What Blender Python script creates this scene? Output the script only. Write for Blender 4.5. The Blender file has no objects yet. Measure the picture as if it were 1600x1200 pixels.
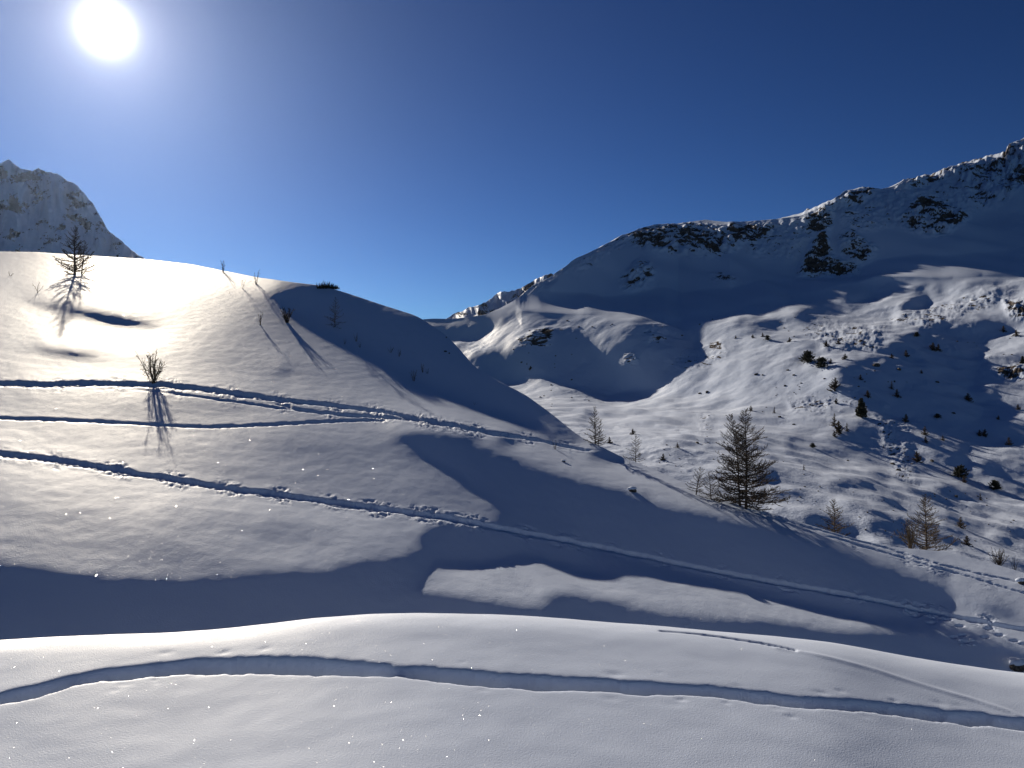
import bpy, math, random, time
import numpy as np
T0 = time.time()
random.seed(7)
rng = np.random.default_rng(11)
sc = bpy.context.scene
F = 1164.0                                   # focal length in photo pixels (1600 x 1200 frame), horizon on row 600
# ---------------------------------------------------------------- camera
cd = bpy.data.cameras.new('camera'); cam = bpy.data.objects.new('camera', cd)
sc.collection.objects.link(cam)
cd.sensor_fit = 'HORIZONTAL'; cd.angle_x = 2 * math.atan(800 / F)
cd.clip_start = 0.1; cd.clip_end = 60000
cam.location = (0, 0, 0); cam.rotation_euler = (math.radians(90), 0, 0)
sc.camera = cam
# ---------------------------------------------------------------- sky and sun
SX, SU = (165 - 800) / F, (600 - 45) / F     # where the sun stands in the photograph
sl = math.hypot(SX, 1)
sx, sy = SX / sl, 1 / sl                     # horizontal direction to the sun
SUN_EL = math.atan(SU / sl); TE = SU / sl
SUN_AZ = math.atan2(sx, sy)
sundir = np.array([SX, 1, SU]) / math.sqrt(SX * SX + 1 + SU * SU)
w = bpy.data.worlds.new('World'); sc.world = w; w.use_nodes = True
nt = w.node_tree; nt.nodes.clear()
N = nt.nodes.new; L = nt.links.new
sky = N('ShaderNodeTexSky'); sky.sky_type = 'NISHITA'; sky.sun_disc = False
sky.sun_elevation = SUN_EL; sky.sun_rotation = SUN_AZ
sky.altitude = 2300; sky.air_density = 1.0; sky.dust_density = 0.4; sky.ozone_density = 3.0
# aureole of glare round the sun itself, a function of the angle to the sun only
tc = N('ShaderNodeTexCoord')
dot = N('ShaderNodeVectorMath'); dot.operation = 'DOT_PRODUCT'
nrm = N('ShaderNodeVectorMath'); nrm.operation = 'NORMALIZE'
L(tc.outputs['Generated'], nrm.inputs[0]); L(nrm.outputs[0], dot.inputs[0]); dot.inputs[1].default_value = tuple(sundir)
def mnode(op, a, b=None, c=None, clamp=False):
    n = N('ShaderNodeMath'); n.operation = op; n.use_clamp = clamp
    for i, v in enumerate((a, b, c)):
        if v is None: continue
        if isinstance(v, (int, float)): n.inputs[i].default_value = v
        else: L(v, n.inputs[i])
    return n.outputs[0]
ang = mnode('MULTIPLY', mnode('ARCCOSINE', mnode('MINIMUM', dot.outputs['Value'], 0.9999999)), 180 / math.pi)
core = mnode('MULTIPLY', mnode('POWER', 2.718, mnode('MULTIPLY', mnode('POWER', mnode('DIVIDE', ang, 0.85), 1.5), -1.0)), 5.0)
g1 = mnode('MULTIPLY', mnode('POWER', 2.718, mnode('MULTIPLY', ang, -1 / 2.4)), 0.7)
g2 = mnode('MULTIPLY', mnode('POWER', 2.718, mnode('MULTIPLY', ang, -1 / 12.0)), 0.075)
SKY_K = 0.1
bg = N('ShaderNodeBackground'); bg.inputs['Strength'].default_value = SKY_K
gm = N('ShaderNodeGamma'); gm.inputs['Gamma'].default_value = 1.65
hs = N('ShaderNodeVectorMath'); hs.operation = 'MULTIPLY'; hs.inputs[1].default_value = (.080, .102, .122)   # deep, contrasty blue of high altitude
L(sky.outputs[0], gm.inputs['Color']); L(gm.outputs[0], hs.inputs[0]); L(hs.outputs[0], bg.inputs['Color'])
def glow(strength, col):
    b = N('ShaderNodeBackground'); b.inputs['Color'].default_value = (*col, 1); L(strength, b.inputs['Strength']); return b
a1 = N('ShaderNodeAddShader'); a2 = N('ShaderNodeAddShader'); a3 = N('ShaderNodeAddShader')
L(bg.outputs[0], a1.inputs[0]); L(glow(core, (1, .98, .95)).outputs[0], a1.inputs[1])
L(a1.outputs[0], a2.inputs[0]); L(glow(g1, (1, .93, .95)).outputs[0], a2.inputs[1])
L(a2.outputs[0], a3.inputs[0]); L(glow(g2, (.50, .60, .85)).outputs[0], a3.inputs[1])
wo = N('ShaderNodeOutputWorld'); L(a3.outputs[0], wo.inputs['Surface'])
ld = bpy.data.lights.new('sun', 'SUN'); ld.energy = 5.0; ld.angle = math.radians(0.55); ld.color = (1, .895, .75)
lo = bpy.data.objects.new('sun', ld); sc.collection.objects.link(lo)
lo.rotation_euler = (math.radians(90) - SUN_EL, 0, -SUN_AZ + math.pi)
sc.view_settings.view_transform = 'Standard'; sc.view_settings.look = 'None'
sc.view_settings.exposure = 0.3; sc.view_settings.gamma = 1; sc.view_settings.use_curve_mapping = False
sc.cycles.max_bounces = 6; sc.cycles.diffuse_bounces = 1; sc.cycles.volume_bounces = 0
sc.cycles.sample_clamp_indirect = 3

# ---------------------------------------------------------------- helpers
def link(name, data, parent=None, **props):
    o = bpy.data.objects.new(name, data); sc.collection.objects.link(o)
    if parent is not None: o.parent = parent
    for k, v in props.items(): o[k] = v
    return o

def grid_mesh(name, P, mat, attrs=None):
    """P: (rows, cols, 3)"""
    R, C = P.shape[:2]
    me = bpy.data.meshes.new(name)
    idx = np.arange(R * C, dtype=np.int32).reshape(R, C)
    f = np.stack([idx[:-1, :-1], idx[:-1, 1:], idx[1:, 1:], idx[1:, :-1]], -1).reshape(-1, 4)
    me.vertices.add(R * C); me.vertices.foreach_set('co', P.astype(np.float32).ravel())
    me.loops.add(f.size); me.loops.foreach_set('vertex_index', f.ravel())
    me.polygons.add(len(f)); me.polygons.foreach_set('loop_start', np.arange(0, f.size, 4, dtype=np.int32))
    me.polygons.foreach_set('use_smooth', np.ones(len(f), bool))
    me.update(calc_edges=True)
    for k, v in (attrs or {}).items():
        a = me.attributes.new(k, 'FLOAT', 'POINT'); a.data.foreach_set('value', v.astype(np.float32).ravel())
    me.materials.append(mat)
    return me

def soup_mesh(name, V, Fc, mat, smooth=True):
    me = bpy.data.meshes.new(name); me.from_pydata([tuple(map(float, v)) for v in V], [], [tuple(map(int, f)) for f in Fc])
    if smooth: me.polygons.foreach_set('use_smooth', np.ones(len(me.polygons), bool))
    me.materials.append(mat); me.update(); return me

def hash2(ix, iy, seed):
    h = (ix * 374761393 + iy * 668265263 + seed * 144665) & 0xffffffff
    h = ((h ^ (h >> 13)) * 1274126177) & 0xffffffff
    h = ((h ^ (h >> 16)) * 2246822519) & 0xffffffff
    return (h ^ (h >> 15)) & 0xffffffff
def perlin(x, y, seed=0):
    xi = np.floor(x).astype(np.int64); yi = np.floor(y).astype(np.int64)
    fx = x - xi; fy = y - yi
    u = fx * fx * fx * (fx * (fx * 6 - 15) + 10); v = fy * fy * fy * (fy * (fy * 6 - 15) + 10)
    def g(ix, iy, dx, dy):
        a = hash2(ix, iy, seed).astype(np.float64) * (2 * math.pi / 4294967296.0)
        return np.cos(a) * dx + np.sin(a) * dy
    n00 = g(xi, yi, fx, fy); n10 = g(xi + 1, yi, fx - 1, fy); n01 = g(xi, yi + 1, fx, fy - 1); n11 = g(xi + 1, yi + 1, fx - 1, fy - 1)
    return ((n00 * (1 - u) + n10 * u) * (1 - v) + (n01 * (1 - u) + n11 * u) * v) * 1.5
def fbm(x, y, lam, octs, seed=0, gain=0.5, ridge=False):
    """result has units of lam-relative height (amplitude about 1 for the first octave)"""
    s = 0; a = 1.0
    c, d = math.cos(.6), math.sin(.6)
    for k in range(octs):
        n = perlin(x / lam, y / lam, seed + k)
        if ridge: n = 1 - 2 * np.abs(n)
        s = s + a * n; a *= gain; lam *= 0.5
        x, y = c * x - d * y, d * x + c * y
    return s

def curve(pts, x):
    p = np.array(pts, float); return np.interp(x, p[:, 0], p[:, 1])
def smooth_curve(pts, x):
    """interp then local smoothing of the polyline kinks"""
    s = 0
    for d, wt in ((-12, 1), (-6, 2), (0, 3), (6, 2), (12, 1)): s = s + wt * curve(pts, x + d)
    return s / 9.0

def poly_mask(pts, X, Y):
    pts = np.array(pts, float); inside = np.zeros(X.shape, bool)
    x0, y0 = pts[:, 0].min(), pts[:, 1].min(); x1, y1 = pts[:, 0].max(), pts[:, 1].max()
    sel = (X >= x0) & (X <= x1) & (Y >= y0) & (Y <= y1)
    if not sel.any(): return inside.astype(float)
    xs, ys = X[sel], Y[sel]; ins = np.zeros(xs.shape, bool)
    n = len(pts)
    for i in range(n):
        ax, ay = pts[i]; bx, by = pts[(i + 1) % n]
        if ay == by: continue
        c = ((ay > ys) != (by > ys)) & (xs < (bx - ax) * (ys - ay) / (by - ay) + ax)
        ins ^= c
    inside[sel] = ins
    return inside.astype(float)
def blur(a, r, axis=None):
    r = int(round(r))
    if r < 1: return a
    for ax in ((0, 1) if axis is None else (axis,)):
        for _ in range(2):
            p = np.take(a, np.clip(np.arange(-r, a.shape[ax] + r), 0, a.shape[ax] - 1), axis=ax)
            c = np.cumsum(p, axis=ax); z = np.zeros_like(np.take(c, [0], axis=ax)); c = np.concatenate([z, c], axis=ax)
            n = a.shape[ax]
            hi = np.take(c, np.arange(2 * r + 1, 2 * r + 1 + n), axis=ax); lo_ = np.take(c, np.arange(0, n), axis=ax)
            a = (hi - lo_) / (2 * r + 1)
    return a
def idw(points, X, Y, power=2.0, ysc=1.6):
    num = 0; den = 0
    for (px, py, v) in points:
        wt = 1 / (((X - px) ** 2 + (ysc * (Y - py)) ** 2) + 900) ** (power / 2 + .5); num = num + wt * v; den = den + wt
    return num / den
def catmull(A, gx, gy):
    """cubic sampling of grid A at fractional (gx cols, gy rows)"""
    R, C = A.shape
    gx = np.clip(gx, 0, C - 1.001); gy = np.clip(gy, 0, R - 1.001)
    ix = np.floor(gx).astype(int); iy = np.floor(gy).astype(int); tx = gx - ix; ty = gy - iy
    def W(t): return ((1 - t) ** 3 / 6, (3 * t ** 3 - 6 * t * t + 4) / 6, (-3 * t ** 3 + 3 * t * t + 3 * t + 1) / 6, t ** 3 / 6)
    wx, wy = W(tx), W(ty); out = 0
    for j in range(4):
        yy = np.clip(iy + j - 1, 0, R - 1); row = 0
        for i in range(4): row = row + wx[i] * A[yy, np.clip(ix + i - 1, 0, C - 1)]
        out = out + wy[j] * row
    return out

# ---- surface solver: depth over the picture plane such that the ground climbs toward the sun with slope G.
# With X, u the picture coordinates and Ld = ln(depth):  a Ld_X + b Ld_u = sy,  a = sx - X sy,  b = G - u sy
def solve_depth(x0, x1, y0, y1, h, Gf, Wf, anchors, reg, guess, Hf, wH=.3, levels=4, iters=(120, 200, 400, 900)):
    Lg = None
    for lev in range(levels - 1, -1, -1):
        hh = h * 2 ** lev
        nx = int((x1 - x0) / (h * 2 ** (levels - 1))) * 2 ** (levels - 1 - lev) + 1
        ny = int((y1 - y0) / (h * 2 ** (levels - 1))) * 2 ** (levels - 1 - lev) + 1
        PX = x0 + hh * np.arange(nx)[None, :] + 0 * np.arange(ny)[:, None]
        PY = y0 + hh * np.arange(ny)[:, None] + 0 * PX
        if Lg is None: Lg = np.log(guess(PX, PY))
        else:
            gx = (PX - x0) / (2 * hh); gy = (PY - y0) / (2 * hh)
            iy = np.minimum(np.floor(gy).astype(int), Lg.shape[0] - 2); ix = np.minimum(np.floor(gx).astype(int), Lg.shape[1] - 2)
            ty, tx = gy - iy, gx - ix
            Lg = (Lg[iy, ix] * (1 - tx) + Lg[iy, ix + 1] * tx) * (1 - ty) + (Lg[iy + 1, ix] * (1 - tx) + Lg[iy + 1, ix + 1] * tx) * ty
        L0 = Lg
        cx = (PX[:-1, :-1] + hh / 2 - 800) / F; cu = (600 - PY[:-1, :-1] - hh / 2) / F; dX = hh / F
        Gg = Gf(PX[:-1, :-1] + hh / 2, PY[:-1, :-1] + hh / 2, hh); Wg = Wf(PX[:-1, :-1] + hh / 2, PY[:-1, :-1] + hh / 2)
        a = sx - cx * sy; b = Gg - cu * sy
        Hg = Hf(PX[:-1, :-1] + hh / 2, PY[:-1, :-1] + hh / 2); c_ = -sy - cx * sx; e_ = Hg - cu * sx      # the same across the sun direction
        ai, aj, aw, aL = [], [], [], []
        for (px, py, d, wt) in anchors:
            ai.append(int(np.clip(round((py - y0) / hh), 0, ny - 1))); aj.append(int(np.clip(round((px - x0) / hh), 0, nx - 1)))
            aw.append(wt * 40); aL.append(math.log(d))
        ai, aj, aw, aL = map(np.array, (ai, aj, aw, aL))
        Lc = L0.copy()
        for rep in range(3 if lev > 1 else 1):
            Lu = (Lc[:-1, :-1] + Lc[:-1, 1:] - Lc[1:, :-1] - Lc[1:, 1:]) / (2 * dX)
            kw = 2.0 / np.clip(np.abs(Lu), 1.5, 40); kw = blur(kw, max(1, 12 / hh))
            k = Wg * kw * hh
            a_, b_ = k * a / (2 * dX), k * b / (2 * dX); rhs0 = k * sy; c1, e1, rhs1 = wH * k * c_ / (2 * dX), wH * k * e_ / (2 * dX), wH * k * sx
            kp = np.pad(kw, ((0, 1), (0, 1)), mode='edge'); rl = reg / F * hh / dX ** 2
            kx = rl * kp[:, 1:-1]; ky = rl * kp[1:-1, :]; kxy = 1.4 * rl * kp[:-1, :-1]
            def A(q):
                dx_ = q[:-1, 1:] + q[1:, 1:] - q[:-1, :-1] - q[1:, :-1]; du_ = q[:-1, :-1] + q[:-1, 1:] - q[1:, :-1] - q[1:, 1:]
                return [a_ * dx_ + b_ * du_, kx * (q[:, :-2] - 2 * q[:, 1:-1] + q[:, 2:]), ky * (q[:-2] - 2 * q[1:-1] + q[2:]),
                        kxy * (q[:-1, :-1] - q[:-1, 1:] - q[1:, :-1] + q[1:, 1:]), aw * q[ai, aj], c1 * dx_ + e1 * du_]
            def AT(r):
                o = np.zeros((ny, nx)); r0, r1, r2, r3, r4, r5 = r; p_, m_ = a_ * r0 + c1 * r5, b_ * r0 + e1 * r5; t3 = kxy * r3
                o[:-1, :-1] += m_ - p_ + t3; o[:-1, 1:] += p_ + m_ - t3; o[1:, :-1] += -p_ - m_ - t3; o[1:, 1:] += p_ - m_ + t3
                t = kx * r1; o[:, :-2] += t; o[:, 1:-1] -= 2 * t; o[:, 2:] += t
                t = ky * r2; o[:-2] += t; o[1:-1] -= 2 * t; o[2:] += t
                np.add.at(o, (ai, aj), aw * r4)
                return o
            r = A(Lc); res = [rhs0 - r[0], -r[1], -r[2], -r[3], aw * aL - r[4], rhs1 - r[5]]
            g = AT(res); dir_ = g.copy(); gg = (g * g).sum()
            for it in range(iters[lev]):
                Md = AT(A(dir_)); al = gg / max((dir_ * Md).sum(), 1e-300); Lc = Lc + al * dir_; g = g - al * Md
                g2 = (g * g).sum()
                if g2 < 1e-16: break
                dir_ = g + (g2 / gg) * dir_; gg = g2
        Lg = Lc
    return Lg

def pix(px, py, d): return np.array([(px - 800) / F * d, d, (600 - py) / F * d])

# ---------------------------------------------------------------- materials
def new_mat(name):
    m = bpy.data.materials.new(name); m.use_nodes = True; m.node_tree.nodes.clear(); return m
class NB:
    def __init__(s, m): s.t = m.node_tree
    def n(s, typ, **kw):
        n = s.t.nodes.new(typ)
        for k, v in kw.items():
            if k.startswith('i_'): n.inputs[k[2:].replace('_', ' ')].default_value = v
            else: setattr(n, k, v)
        return n
    def l(s, a, b): s.t.links.new(a, b)
    def m(s, op, a, b=None, clamp=False):
        n = s.n('ShaderNodeMath', operation=op); n.use_clamp = clamp
        for i, v in enumerate((a, b)):
            if v is None: continue
            if isinstance(v, (int, float)): n.inputs[i].default_value = v
            else: s.l(v, n.inputs[i])
        return n.outputs[0]

SNOW_COL = (0.58, 0.655, 0.80, 1)
def snow_nodes(b, grain, spark, spark_size, spec_r=0.55, coord=None):
    """snow shader: diffuse body + broad glossy lobe + sparse crystal glints. grain, sizes in metres"""
    geo = b.n('ShaderNodeNewGeometry')
    pos = geo.outputs['Position']
    n1 = b.n('ShaderNodeTexNoise'); n1.inputs['Scale'].default_value = 1 / grain; n1.inputs['Detail'].default_value = 3; n1.inputs['Roughness'].default_value = .65
    b.l(pos, n1.inputs['Vector'])
    bp = b.n('ShaderNodeBump'); bp.inputs['Strength'].default_value = 1.0; bp.inputs['Distance'].default_value = grain * 0.24
    b.l(n1.outputs[0], bp.inputs['Height'])
    d = b.n('ShaderNodeBsdfDiffuse'); d.inputs['Color'].default_value = SNOW_COL; b.l(bp.outputs[0], d.inputs['Normal'])
    g = b.n('ShaderNodeBsdfGlossy'); g.inputs['Color'].default_value = (.95, .93, .88, 1); g.inputs['Roughness'].default_value = spec_r; b.l(bp.outputs[0], g.inputs['Normal'])
    fr = b.n('ShaderNodeFresnel'); fr.inputs['IOR'].default_value = 1.31; b.l(bp.outputs[0], fr.inputs['Normal'])
    mx = b.n('ShaderNodeMixShader'); b.l(b.m('MULTIPLY', fr.outputs[0], .30, clamp=True), mx.inputs[0]); b.l(d.outputs[0], mx.inputs[1]); b.l(g.outputs[0], mx.inputs[2])
    out = mx.outputs[0]
    if spark:
        v = b.n('ShaderNodeTexVoronoi'); v.inputs['Scale'].default_value = 1 / spark_size; b.l(pos, v.inputs['Vector'])
        sub = b.n('ShaderNodeVectorMath', operation='SUBTRACT'); b.l(v.outputs['Color'], sub.inputs[0]); sub.inputs[1].default_value = (.5, .5, .5)
        sc_ = b.n('ShaderNodeVectorMath', operation='SCALE'); b.l(sub.outputs[0], sc_.inputs[0]); sc_.inputs['Scale'].default_value = 1.3
        ad = b.n('ShaderNodeVectorMath', operation='ADD'); b.l(sc_.outputs[0], ad.inputs[0]); b.l(geo.outputs['Normal'], ad.inputs[1])
        nm = b.n('ShaderNodeVectorMath', operation='NORMALIZE'); b.l(ad.outputs[0], nm.inputs[0])
        gl = b.n('ShaderNodeBsdfGlossy'); gl.inputs['Color'].default_value = (1, 1, 1, 1); gl.inputs['Roughness'].default_value = .13; b.l(nm.outputs[0], gl.inputs['Normal'])
        near = b.m('LESS_THAN', v.outputs['Distance'], 0.33)
        wn = b.n('ShaderNodeTexWhiteNoise'); b.l(v.outputs['Position'], wn.inputs['Vector'])
        pick = b.m('MULTIPLY', b.m('LESS_THAN', wn.outputs[0], spark), near)
        m2 = b.n('ShaderNodeMixShader'); b.l(b.m('MULTIPLY', pick, .16), m2.inputs[0]); b.l(out, m2.inputs[1]); b.l(gl.outputs[0], m2.inputs[2])
        out = m2.outputs[0]
    return out
def snow_mat(name, grain, spark=0, spark_size=.01, spec_r=.55):
    m = new_mat(name); b = NB(m); o = b.n('ShaderNodeOutputMaterial'); b.l(snow_nodes(b, grain, spark, spark_size, spec_r), o.inputs['Surface']); return m
def mixed_mat(name, grain, rock_scale, light=(.17, .14, .115, 1)):
    """snow with rock where the vertex attribute 'rock' says so"""
    m = new_mat(name); b = NB(m); o = b.n('ShaderNodeOutputMaterial')
    s = snow_nodes(b, grain, 0, 1)
    geo = b.n('ShaderNodeNewGeometry')
    n = b.n('ShaderNodeTexNoise'); n.inputs['Scale'].default_value = 1 / rock_scale; n.inputs['Detail'].default_value = 6; n.inputs['Roughness'].default_value = .65; b.l(geo.outputs['Position'], n.inputs['Vector'])
    r = b.n('ShaderNodeValToRGB'); b.l(n.outputs[0], r.inputs[0])
    r.color_ramp.elements[0].position = .3; r.color_ramp.elements[0].color = (.030, .026, .024, 1)
    r.color_ramp.elements[1].position = .72; r.color_ramp.elements[1].color = light
    bp = b.n('ShaderNodeBump'); bp.inputs['Distance'].default_value = rock_scale * .25; b.l(n.outputs[0], bp.inputs['Height'])
    d = b.n('ShaderNodeBsdfDiffuse'); b.l(r.outputs[0], d.inputs['Color']); b.l(bp.outputs[0], d.inputs['Normal'])
    at = b.n('ShaderNodeAttribute', attribute_name='rock')
    n2 = b.n('ShaderNodeTexNoise'); n2.inputs['Scale'].default_value = 1 / (rock_scale * .6); n2.inputs['Detail'].default_value = 4; b.l(geo.outputs['Position'], n2.inputs['Vector'])
    f = b.m('ADD', at.outputs['Fac'], b.m('MULTIPLY', b.m('SUBTRACT', n2.outputs[0], .5), 1.1))
    f = b.m('MULTIPLY', b.m('SUBTRACT', f, .45), 6.0, clamp=True)
    mx = b.n('ShaderNodeMixShader'); b.l(f, mx.inputs[0]); b.l(s, mx.inputs[1]); b.l(d.outputs[0], mx.inputs[2]); b.l(mx.outputs[0], o.inputs['Surface'])
    return m
M_bank = snow_mat('snow_bank', .009, .09, .0032)
M_slope = snow_mat('snow_slope', .06, .05, .018)
M_valley = mixed_mat('snow_and_rock', .8, 3.0)
M_mount = mixed_mat('mountain_snow_and_rock', 3.0, 12.0, (.075, .064, .062, 1))

# ================================================================ foreground snow bank
CREST_A = [(-400, 1030), (0, 1001), (100, 996), (200, 992), (270, 990), (350, 985), (430, 975), (500, 967), (600, 960), (700, 958), (800, 960), (900, 966),
           (1000, 973), (1100, 981), (1200, 990), (1300, 1001), (1400, 1021), (1500, 1038), (1600, 1051), (2000, 1085)]
def line_field(poly, X, Y):
    """signed distance across a polyline (vertical-ish) and the parameter along it; X, Y ground metres"""
    best = np.full(X.shape, 1e9); par = np.zeros(X.shape); s0 = 0
    p = np.array(poly, float)
    for i in range(len(p) - 1):
        a, b_ = p[i], p[i + 1]; d = b_ - a; ll = (d * d).sum()
        t = np.clip(((X - a[0]) * d[0] + (Y - a[1]) * d[1]) / ll, 0, 1)
        dx, dy = X - a[0] - t * d[0], Y - a[1] - t * d[1]; ds = np.hypot(dx, dy)
        sg = np.sign(d[0] * (Y - a[1]) - d[1] * (X - a[0]))
        upd = ds < np.abs(best); best = np.where(upd, ds * sg, best); par = np.where(upd, s0 + t * math.sqrt(ll), par); s0 += math.sqrt(ll)
    return best, par

CA_X = np.arange(-1500, 3200, 5.0); CA_Y = curve(CREST_A, CA_X)
_k = np.exp(-(np.arange(-20, 21) / 8.0) ** 2); CA_Y = np.convolve(np.pad(CA_Y, 20, mode='edge'), _k / _k.sum(), 'valid')
def bank_height(x, y):
    """ground near the camera; crest where the ray grazes it"""
    px = 800 + F * x / np.maximum(y, .3)
    uc = (600 - np.interp(px, CA_X, CA_Y)) / F
    dc = 5.6 + 0 * px
    k = 0.335
    # rounding: parabola near the crest, gentle ground behind
    zc = uc * dc; t = y - dc
    L_ = 0.62
    near = uc * t - k * t * t + np.where(t > .6, (k - .06) * (t - .6) ** 2, 0)                                  # valid for |t|<L
    slope_in = uc + 2 * k * L_
    far = uc * (-L_) - k * L_ * L_ + (t + L_) * slope_in + 0.012 * (t + L_) ** 2 * 0
    z = zc + np.where(t < -L_, far, near)
    return z
def bank_surface():
    cols = np.concatenate([np.linspace(-700, -40, 70), np.arange(-38, 1640, 1.45), np.linspace(1645, 2300, 70)])
    ya = np.concatenate([np.array([.35, .6, .9, 1.3, 1.7, 2.1]), 0 + 1 / np.linspace(1 / 2.4, 1 / 5.75, 330), np.linspace(5.8, 19, 60)])
    Y, PX = np.meshgrid(ya, cols, indexing='ij')
    X = (PX - 800) / F * Y
    Z = bank_height(X, Y)
    return X, Y, Z, PX
X, Y, Z, PX = bank_surface()
PY = 600 - F * Z / Y
# project a pixel on the bank
def on_bank(px, py):
    ys = np.linspace(2.2, 5.75, 900); xs = (px - 800) / F * ys; zz = bank_height(xs, ys)
    pp = 600 - F * zz / ys; return xs[np.argmin(np.abs(pp - py))], ys[np.argmin(np.abs(pp - py))]
trench = [(-250, 1150), (-60, 1108), (20, 1088), (60, 1080), (110, 1064), (160, 1056), (230, 1048), (300, 1040), (400, 1036), (480, 1037), (560, 1042), (640, 1048), (740, 1056), (820, 1062), (900, 1067), (1000, 1073),
          (1080, 1079), (1180, 1088), (1240, 1096), (1330, 1103), (1450, 1114), (1530, 1122), (1600, 1132), (1700, 1148), (1850, 1165)]
tr = [on_bank(*p) for p in trench]
dist, par = line_field(tr, X, Y)
nz = fbm(par, 0 * par, .9, 3, 5)
wdt = .044 * (1 + .5 * nz) * np.interp(PX, [0, 40, 200, 300, 1000, 1300, 1600], [.9, 1.1, 1.2, 1.35, 1.0, .75, .8])
dep = .26 * np.clip(1 + .45 * fbm(par, 0 * par + 3, .5, 3, 9), .35, 1.5)
# walls of the trench: steep on the far side, softer near side
gate = 1 - .72 * np.exp(-((PX - 118) / 30) ** 2) - .6 * np.exp(-((PX - 238) / 12) ** 2) - .8 * np.exp(-((PX - 622) / 40) ** 2) - .75 * np.exp(-((PX - 800) / 34) ** 2) - .6 * np.exp(-((PX - 1040) / 60) ** 2) - .66 * np.exp(-((PX - 1290) / 70) ** 2) - .7 * np.exp(-((PX - 1480) / 26) ** 2)
d1 = dist + .022 * nz + .014 * fbm(par, 0 * par + 9, .25, 3, 15, gain=.6) + .006 * fbm(X, Y, .08, 2, 17)
prof = 1 / (1 + np.exp(-(wdt - np.abs(d1)) / .010))
Z = Z - prof * dep * gate * .9
# second faint ski line running to the right
for poly, wd, dp in (([(1035, 983), (1080, 986), (1130, 992), (1190, 1001), (1240, 1013)], .02, .03),
                     ([(1215, 1010), (1300, 1027), (1370, 1046), (1450, 1072), (1520, 1092), (1580, 1112), (1660, 1150)], .03, -.007)):
    pl = [on_bank(*p) for p in poly]; dd, pp = line_field(pl, X, Y)
    Z -= dp * np.exp(-(dd / wd) ** 2) * (1 + .5 * fbm(pp, 0 * pp, .3, 2, 3))
for k in range(26):                                             # little clumps thrown beside the tracks
    px = rng.uniform(60, 1500); off = rng.choice([-1, 1]) * rng.uniform(14, 26)
    cx_, cy_ = on_bank(px, curve(trench, px) + off); r = rng.uniform(.015, .04)
    Z -= rng.uniform(.002, .006) * np.exp(-(((X - cx_) / (r * 1.6)) ** 2 + ((Y - cy_) / r) ** 2))
Z += .004 * fbm(X, Y * 1.5, .7, 3, 21) + .03 * fbm(X, Y, 3.1, 1, 22)
link('snow_bank', grid_mesh('snow_bank', np.stack([X, Y, Z], -1), M_bank), kind='structure')

# ================================================================ the big snow slope (middle)
CREST_B = [(-700, 430), (-300, 400), (0, 393), (60, 394), (100, 397), (230, 405), (300, 413), (345, 422), (400, 433), (450, 440), (500, 446), (540, 457), (590, 474), (650, 493), (665, 502), (695, 522),
           (722, 549), (740, 573), (780, 596), (820, 616), (860, 645), (900, 678), (925, 692), (950, 703), (975, 716), (1010, 728), (1050, 746), (1100, 768), (1150, 788),
           (1200, 800), (1250, 816), (1300, 831), (1350, 845), (1400, 855), (1450, 860), (1475, 861), (1510, 870), (1560, 883), (1600, 895), (1700, 925), (2200, 1060)]
# (polygon, slope toward the sun, edge softness in photo px)
SH = 0.502
B_SHADE = [
 ([(-700, 870), (0, 879), (75, 889), (187, 903), (300, 905), (375, 898), (450, 892), (506, 893), (537, 880), (612, 872), (650, 861), (667, 861), (678, 876), (663, 895), (665, 910), (631, 921), (687, 927), (762, 936),
   (819, 947), (860, 953), (849, 936), (860, 927), (894, 927), (950, 936), (1025, 955), (1100, 965), (1200, 970), (1253, 977), (1320, 988), (1403, 988), (1456, 996), (1496, 997), (1533, 1003), (1565, 1004), (1600, 1015), (2000, 1060), (2000, 1200), (-700, 1200)], SH, 5),
 ([(605, 677), (650, 676), (740, 677), (757, 696), (800, 711), (822, 722), (875, 741), (912, 751), (969, 762), (1006, 773), (1032, 788), (1100, 801), (1200, 825), (1235, 836), (1307, 855), (1360, 876),
   (1413, 895), (1467, 913), (1491, 932), (1488, 945), (1453, 948), (1448, 959), (1427, 967), (1387, 967), (1333, 959), (1267, 943), (1200, 925), (1100, 902), (1025, 884), (950, 861), (918, 857), (939, 897), (875, 880), (826, 865),
   (781, 872), (725, 878), (680, 874), (668, 861), (654, 844), (661, 827), (700, 818), (785, 814), (762, 779), (710, 741), (650, 707)], SH, 3),
 ([(412, 457), (425, 450), (450, 447), (497, 447), (525, 450), (537, 456), (587, 476), (645, 497), (662, 502), (695, 520), (722, 546), (740, 570), (780, 590), (860, 640), (900, 672), (930, 694), (953, 704), (910, 694), (870, 682), (838, 668), (766, 641),
   (680, 605), (637, 585), (600, 560), (575, 545), (535, 524), (500, 505), (462, 487)], SH, 3),
 ([(913, 706), (935, 701), (960, 706), (975, 714), (970, 722), (940, 718)], .7, 2),
 ([(841, 671), (870, 676), (904, 692), (900, 697), (870, 688)], .6, 2),
 ([(772, 683), (785, 681), (800, 683), (818, 697), (800, 697), (785, 691)], .75, 2),
 ([(40, 471), (80, 477), (125, 485), (179, 494), (233, 505), (262, 511), (200, 507), (167, 502), (117, 489), (70, 479)], .64, 1.5),
 ([(36, 544), (75, 547), (121, 551), (152, 557), (121, 558), (83, 552)], .66, 1.5),
 ([(425, 574), (445, 577), (464, 586), (440, 583)], .7, 2),
 ([(1515, 937), (1560, 946), (1600, 968), (1640, 985), (1580, 970), (1550, 955)], .62, 3),
 ([(1455, 888), (1480, 891), (1490, 900), (1470, 900)], .6, 3),
]
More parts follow.
